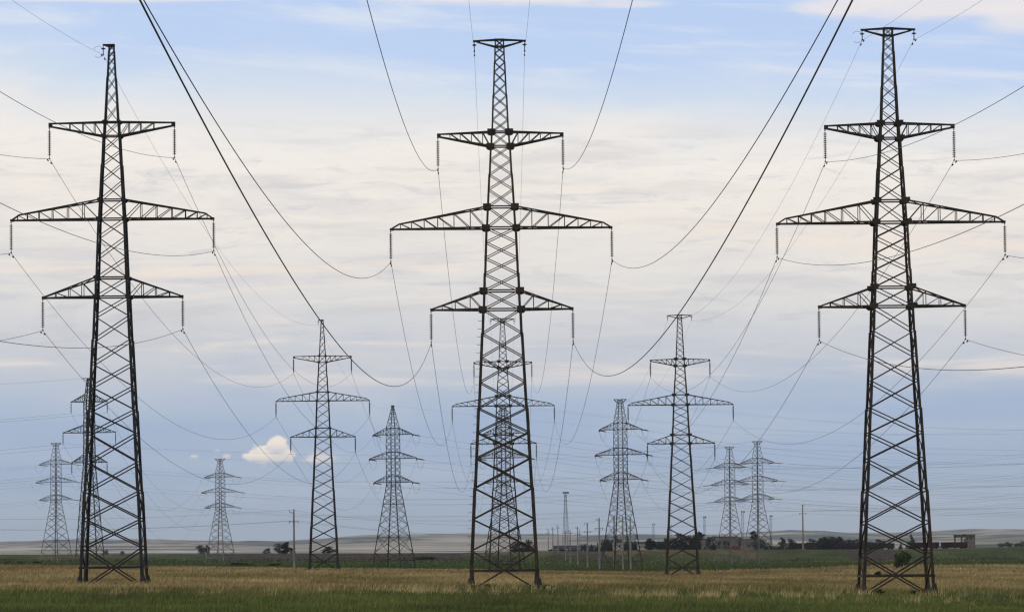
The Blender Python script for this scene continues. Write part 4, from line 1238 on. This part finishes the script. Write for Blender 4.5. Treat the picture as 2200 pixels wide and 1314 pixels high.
TREES = [
 ('tall', D, 1397, 1157, 1188, 17, 1900, 'dark upright tree beside the small two-windowed ruin'),
 ('round', D, 1421, 1163, 1180, 15, 2020, 'low dark tree at the edge of the clump by the ruins pylon'),
 ('tall', D, 1431, 1157, 1181, 15, 2020, 'dark upright tree against the near leg of the ruins pylon'),
 ('round', D, 1446, 1156, 1182, 24, 2015, 'dark tree on the shoulder of the big clump, ruins pylon'),
 ('round', D, 1463, 1146, 1183, 36, 2010, 'biggest dark tree, filling the legs of the ruins pylon'),
 ('round', D, 1480, 1153, 1180, 22, 2040, 'dark tree above the low red brick wall'),
 ('cone', D, 1491, 1150, 1179, 14, 2045, 'pointed dark tree before the far leg of the ruins pylon'),
 ('tall', D, 1502, 1143, 1178, 20, 2070, 'tall dark tree beside the blank plaster wall ruin'),
 ('cone', D, 1521, 1152, 1168, 9, 2200, 'small pointed tree behind the blank plaster wall ruin'),
 ('round', D, 1532, 1152, 1181, 25, 2050, 'dense dark tree between the plaster wall and the concrete ruin'),
 ('cone', D, 1546, 1150, 1172, 10, 2100, 'dark tree at the corner of the pale concrete ruin'),
 ('round', D, 1589, 1154, 1174, 15, 2120, 'dark tree in the gap between the concrete and the pinkish ruin'),
 ('tall', D, 1619, 1141, 1168, 15, 2110, 'tall tree rising above the roof of the pinkish ruin'),
 ('round', D, 1628, 1157, 1182, 24, 2040, 'dark tree covering the end of the pinkish ruin'),
 ('round', D, 1643, 1160, 1181, 20, 2060, 'round dark tree outside the taller twin tower'),
 ('tall', G_, 1680, 1155, 1179, 11, 2200, 'slim light tree standing between the twin towers and the wagons'),
 ('round', G_, 1672, 1171, 1180, 22, 2190, 'low green bush at the foot of the slim light tree'),
 ('round', D, 1698, 1157, 1181, 18, 2250, 'dark tree overhanging the end of the first red wagon'),
 ('round', D, 1708, 1163, 1174, 10, 2380, 'small thin tree behind the first red wagon'),
 ('round', D, 1743, 1157, 1178, 17, 2380, 'dark tree behind the wagon, beside the lone pole'),
 ('tall', D, 1763, 1156, 1181, 14, 2290, 'first tree of the tall clump in front of the wagons'),
 ('tall', D, 1773, 1153, 1182, 16, 2285, 'tallest tree of the clump in front of the wagons'),
 ('round', D, 1784, 1153, 1182, 20, 2287, 'broad tree of the clump in front of the wagons'),
 ('round', D, 1795, 1154, 1176, 15, 2390, 'tree behind the wagons next to the tall clump'),
 ('tall', D, 1804, 1153, 1176, 13, 2390, 'upright tree ending the tall clump behind the wagons'),
 ('round', D, 1814, 1160, 1177, 14, 2395, 'low tree behind the wagons just past the tall clump'),
 ('round', D, 1825, 1158, 1177, 18, 2395, 'rounded tree behind the third dark wagon'),
 ('round', D, 1840, 1158, 1177, 18, 2395, 'tree touching the outline of the tall wagon-side pylon leg'),
 ('round', D, 1857, 1162, 1177, 20, 2400, 'low tree just inside the tall wagon-side pylon legs'),
 ('round', D, 1872, 1163, 1176, 18, 2400, 'lowest tree behind the dark wagons inside the pylon legs'),
 ('round', D, 1888, 1158, 1182, 22, 2280, 'round tree in front of the dark wagon inside the pylon legs'),
 ('cone', G_, 1958, 1147, 1180, 18, 2230, 'light pointed tree beside the end of the red wagons'),
 ('cone', G_, 1936, 1166, 1180, 9, 2230, 'tiny pointed tree behind the lone meadow tree'),
 ('round', D, 1255, 1168, 1185, 12, 2200, 'small round tree beside the third pole of the row'),
 ('cone', D, 1271, 1168, 1185, 8, 2200, 'small pointed tree between two poles of the row'),
 ('cone', D, 1284, 1165, 1185, 10, 2180, 'narrow tree against the tallest pole of the row'),
 ('round', D, 1296, 1159, 1186, 22, 2150, 'dark tree just outside the dark tension tower'),
 ('round', D, 1307, 1160, 1186, 20, 2155, 'dark tree at the first leg of the dark tension tower'),
 ('round', D, 1326, 1157, 1182, 17, 2200, 'dark tree above the half hidden ruin in the tower legs'),
 ('cone', D, 1334, 1156, 1181, 12, 2200, 'pointed tree at the centre of the dark tension tower legs'),
 ('round', D, 1346, 1158, 1184, 16, 2130, 'dark tree inside the far leg of the dark tension tower'),
 ('round', D, 1362, 1162, 1185, 16, 2120, 'dark tree just beyond the dark tension tower'),
 ('round', D, 1116, 1163, 1185, 38, 1960, 'broad low dark tree behind the legs of the tall centre pylon'),
 ('round', D, 1136, 1159, 1184, 22, 1965, 'taller rounded tree behind the leg of the tall centre pylon'),
 ('round', B_, 430, 1171, 1190, 17, 1950, 'broader of the two small trees beside the grey tension tower'),
 ('tall', B_, 445, 1171, 1190, 9, 1950, 'slimmer of the two small trees beside the grey tension tower'),
 ('round', B_, 573, 1177, 1190, 13, 1950, 'small tree on the bank, alone before the lone pole'),
 ('round', D, 601, 1167, 1190, 20, 1950, 'dark tree next to the lone pole by the cloud pylon'),
 ('tall', D, 616, 1165, 1190, 17, 1950, 'taller dark tree next to the lone pole by the cloud pylon'),
 ('round', B_, 629, 1176, 1190, 10, 1950, 'little tree directly behind the lone concrete pole'),
 ('round', B_, 695, 1179, 1188, 12, 1960, 'little tree low in the legs of the cloud pylon'),
 ('round', D, 708, 1173, 1188, 22, 1960, 'dark round tree in the legs of the cloud pylon'),
 ('round', B_, 230, 1181, 1192, 8, 2000, 'tiny tree on the bank in the single-bracket pylon legs'),
 ('round', B_, 261, 1183, 1192, 8, 2000, 'tiniest tree on the bank, inner side of the pylon legs'),
]
for t in TREES: tree(*t)
def scrub():
    """uncountable low scrub along the bank top between the trees"""
    cs = []
    for x0, x1, d, hmax in ((1410, 1500, 2025, 3.2), (1500, 1660, 2100, 2.2), (1660, 1790, 2300, 1.8), (1745, 1880, 2400, 4.2), (1180, 1300, 2170, 1.4), (1300, 1372, 2160, 3.4), (1100, 1150, 1970, 2.0)):
        k = d / F
        for i in range(int((x1 - x0) * 1.3)):
            px = x0 + (x1 - x0) * random.random()
            h = hmax * (.35 + .65 * random.random())
            p = W(px, 1184, d + random.uniform(-8, 8)); z = float(ground_z(p.x, p.y))
            z = max(z, p.z - .2)
            r = .35 * h
            cs += [(p.x, p.y, z + h * .35, r), (p.x + random.uniform(-1, 1), p.y, z + h * .7, r * .8)]
    v, f = leaf_cloud(26000, cs, .32, 5)
    o = mesh_np('undergrowth', v, f, M['leaf_dark'])
    tag(o, kind='stuff')
scrub()
for (px, yt, yb, w, lab) in ((2152, 1166, 1175, 14, 'far small tree first of four at the field corner'), (2168, 1164, 1175, 16, 'far small tree second of four at the field corner'),
                             (2184, 1166, 1175, 14, 'far small tree third of four at the field corner'), (2197, 1162, 1175, 13, 'far small tree last of four at the field corner')):
    tree('round', D, px, yt, yb, w, 3300, lab)
tree('bush', G_, 1939, 1174, 1221, 44, 900, 'lone green leafy tree in the meadow between the tall pylon legs')
SH = 'shrubs and weeds in the fields'
for a in [('bush', D, 17, 1204, 1214, 14, 1350, 'small dark shrub at the meadow edge, outermost of three'), ('bush', D, 44, 1204, 1215, 26, 1340, 'widest dark shrub at the meadow edge beside the grey tower'),
          ('bush', D, 79, 1203, 1214, 20, 1350, 'dark shrub touching the grey tower foot'), ('bush', D, 251, 1248, 1262, 17, 315, 'dark weed clump under the single-bracket pylon'),
          ('bush', D, 1048, 1251, 1266, 15, 318, 'dark green weed clump under the tall centre pylon'), ('bush', G_, 1178, 1253, 1267, 34, 320, 'grassy weed clump outside the tall centre pylon leg'),
          ('bush', D, 1886, 1223, 1229, 18, 620, 'flat dark shrub in the dry field by the lone meadow tree'), ('bush', G_, 1892, 1262, 1275, 20, 312, 'low green weed inside the tall wagon-side pylon'),
          ('bush', G_, 1962, 1264, 1276, 14, 312, 'thin green weed near the inner foot of the wagon-side pylon'), ('bush', G_, 1140, 1256, 1267, 14, 318, 'small weed beside the diagonal foot brace, centre pylon'),
          ('bush', D, 1013, 1254, 1266, 26, 319, 'dark weed clump at the cloud-side foot of the tall centre pylon'), ('bush', D, 1158, 1256, 1267, 22, 319, 'dark weed clump at the wagon-side foot of the tall centre pylon'),
          ('bush', G_, 318, 1254, 1262, 18, 318, 'low weed at the inner foot of the single-bracket pylon'), ('bush', G_, 2004, 1266, 1276, 24, 310, 'low weed at the outer foot of the tall wagon-side pylon'),
          ('bush', D, 95, 1233, 1240, 22, 480, 'dark low weed patch in the dry field'), ('bush', D, 520, 1206, 1213, 60, 1250, 'long low dark scrub in the meadow by the grey tower'),
          ('bush', D, 588, 1207, 1212, 36, 1260, 'short low dark scrub in the meadow by the lone pole'), ('bush', G_, 910, 1192, 1204, 60, 1700, 'wide green bush on the dark bank behind the pointed tower')]:
    tree(*a, group=SH, cat='shrub')
for k, v in PROTO.items():
    for o in v:
        if o.name not in USED:
            for c in list(o.children): bpy.data.objects.remove(c)
            bpy.data.objects.remove(o)

# ------------------------------------------------------------------ air
def build_haze():
    b = MB(); b.box((-9000, -500, -40), (9000, 18000, 150))
    m = bpy.data.materials.new('haze'); m.use_nodes = True
    nt = m.node_tree; nt.nodes.clear()
    vol = nt.nodes.new('ShaderNodeVolumePrincipled')
    vol.inputs['Color'].default_value = (.70, .78, .92, 1)
    vol.inputs['Density'].default_value = 3.2e-5
    out = nt.nodes.new('ShaderNodeOutputMaterial')
    nt.links.new(vol.outputs[0], out.inputs['Volume'])
    o = b.build('haze', m)
    tag(o, kind='stuff')
build_haze()
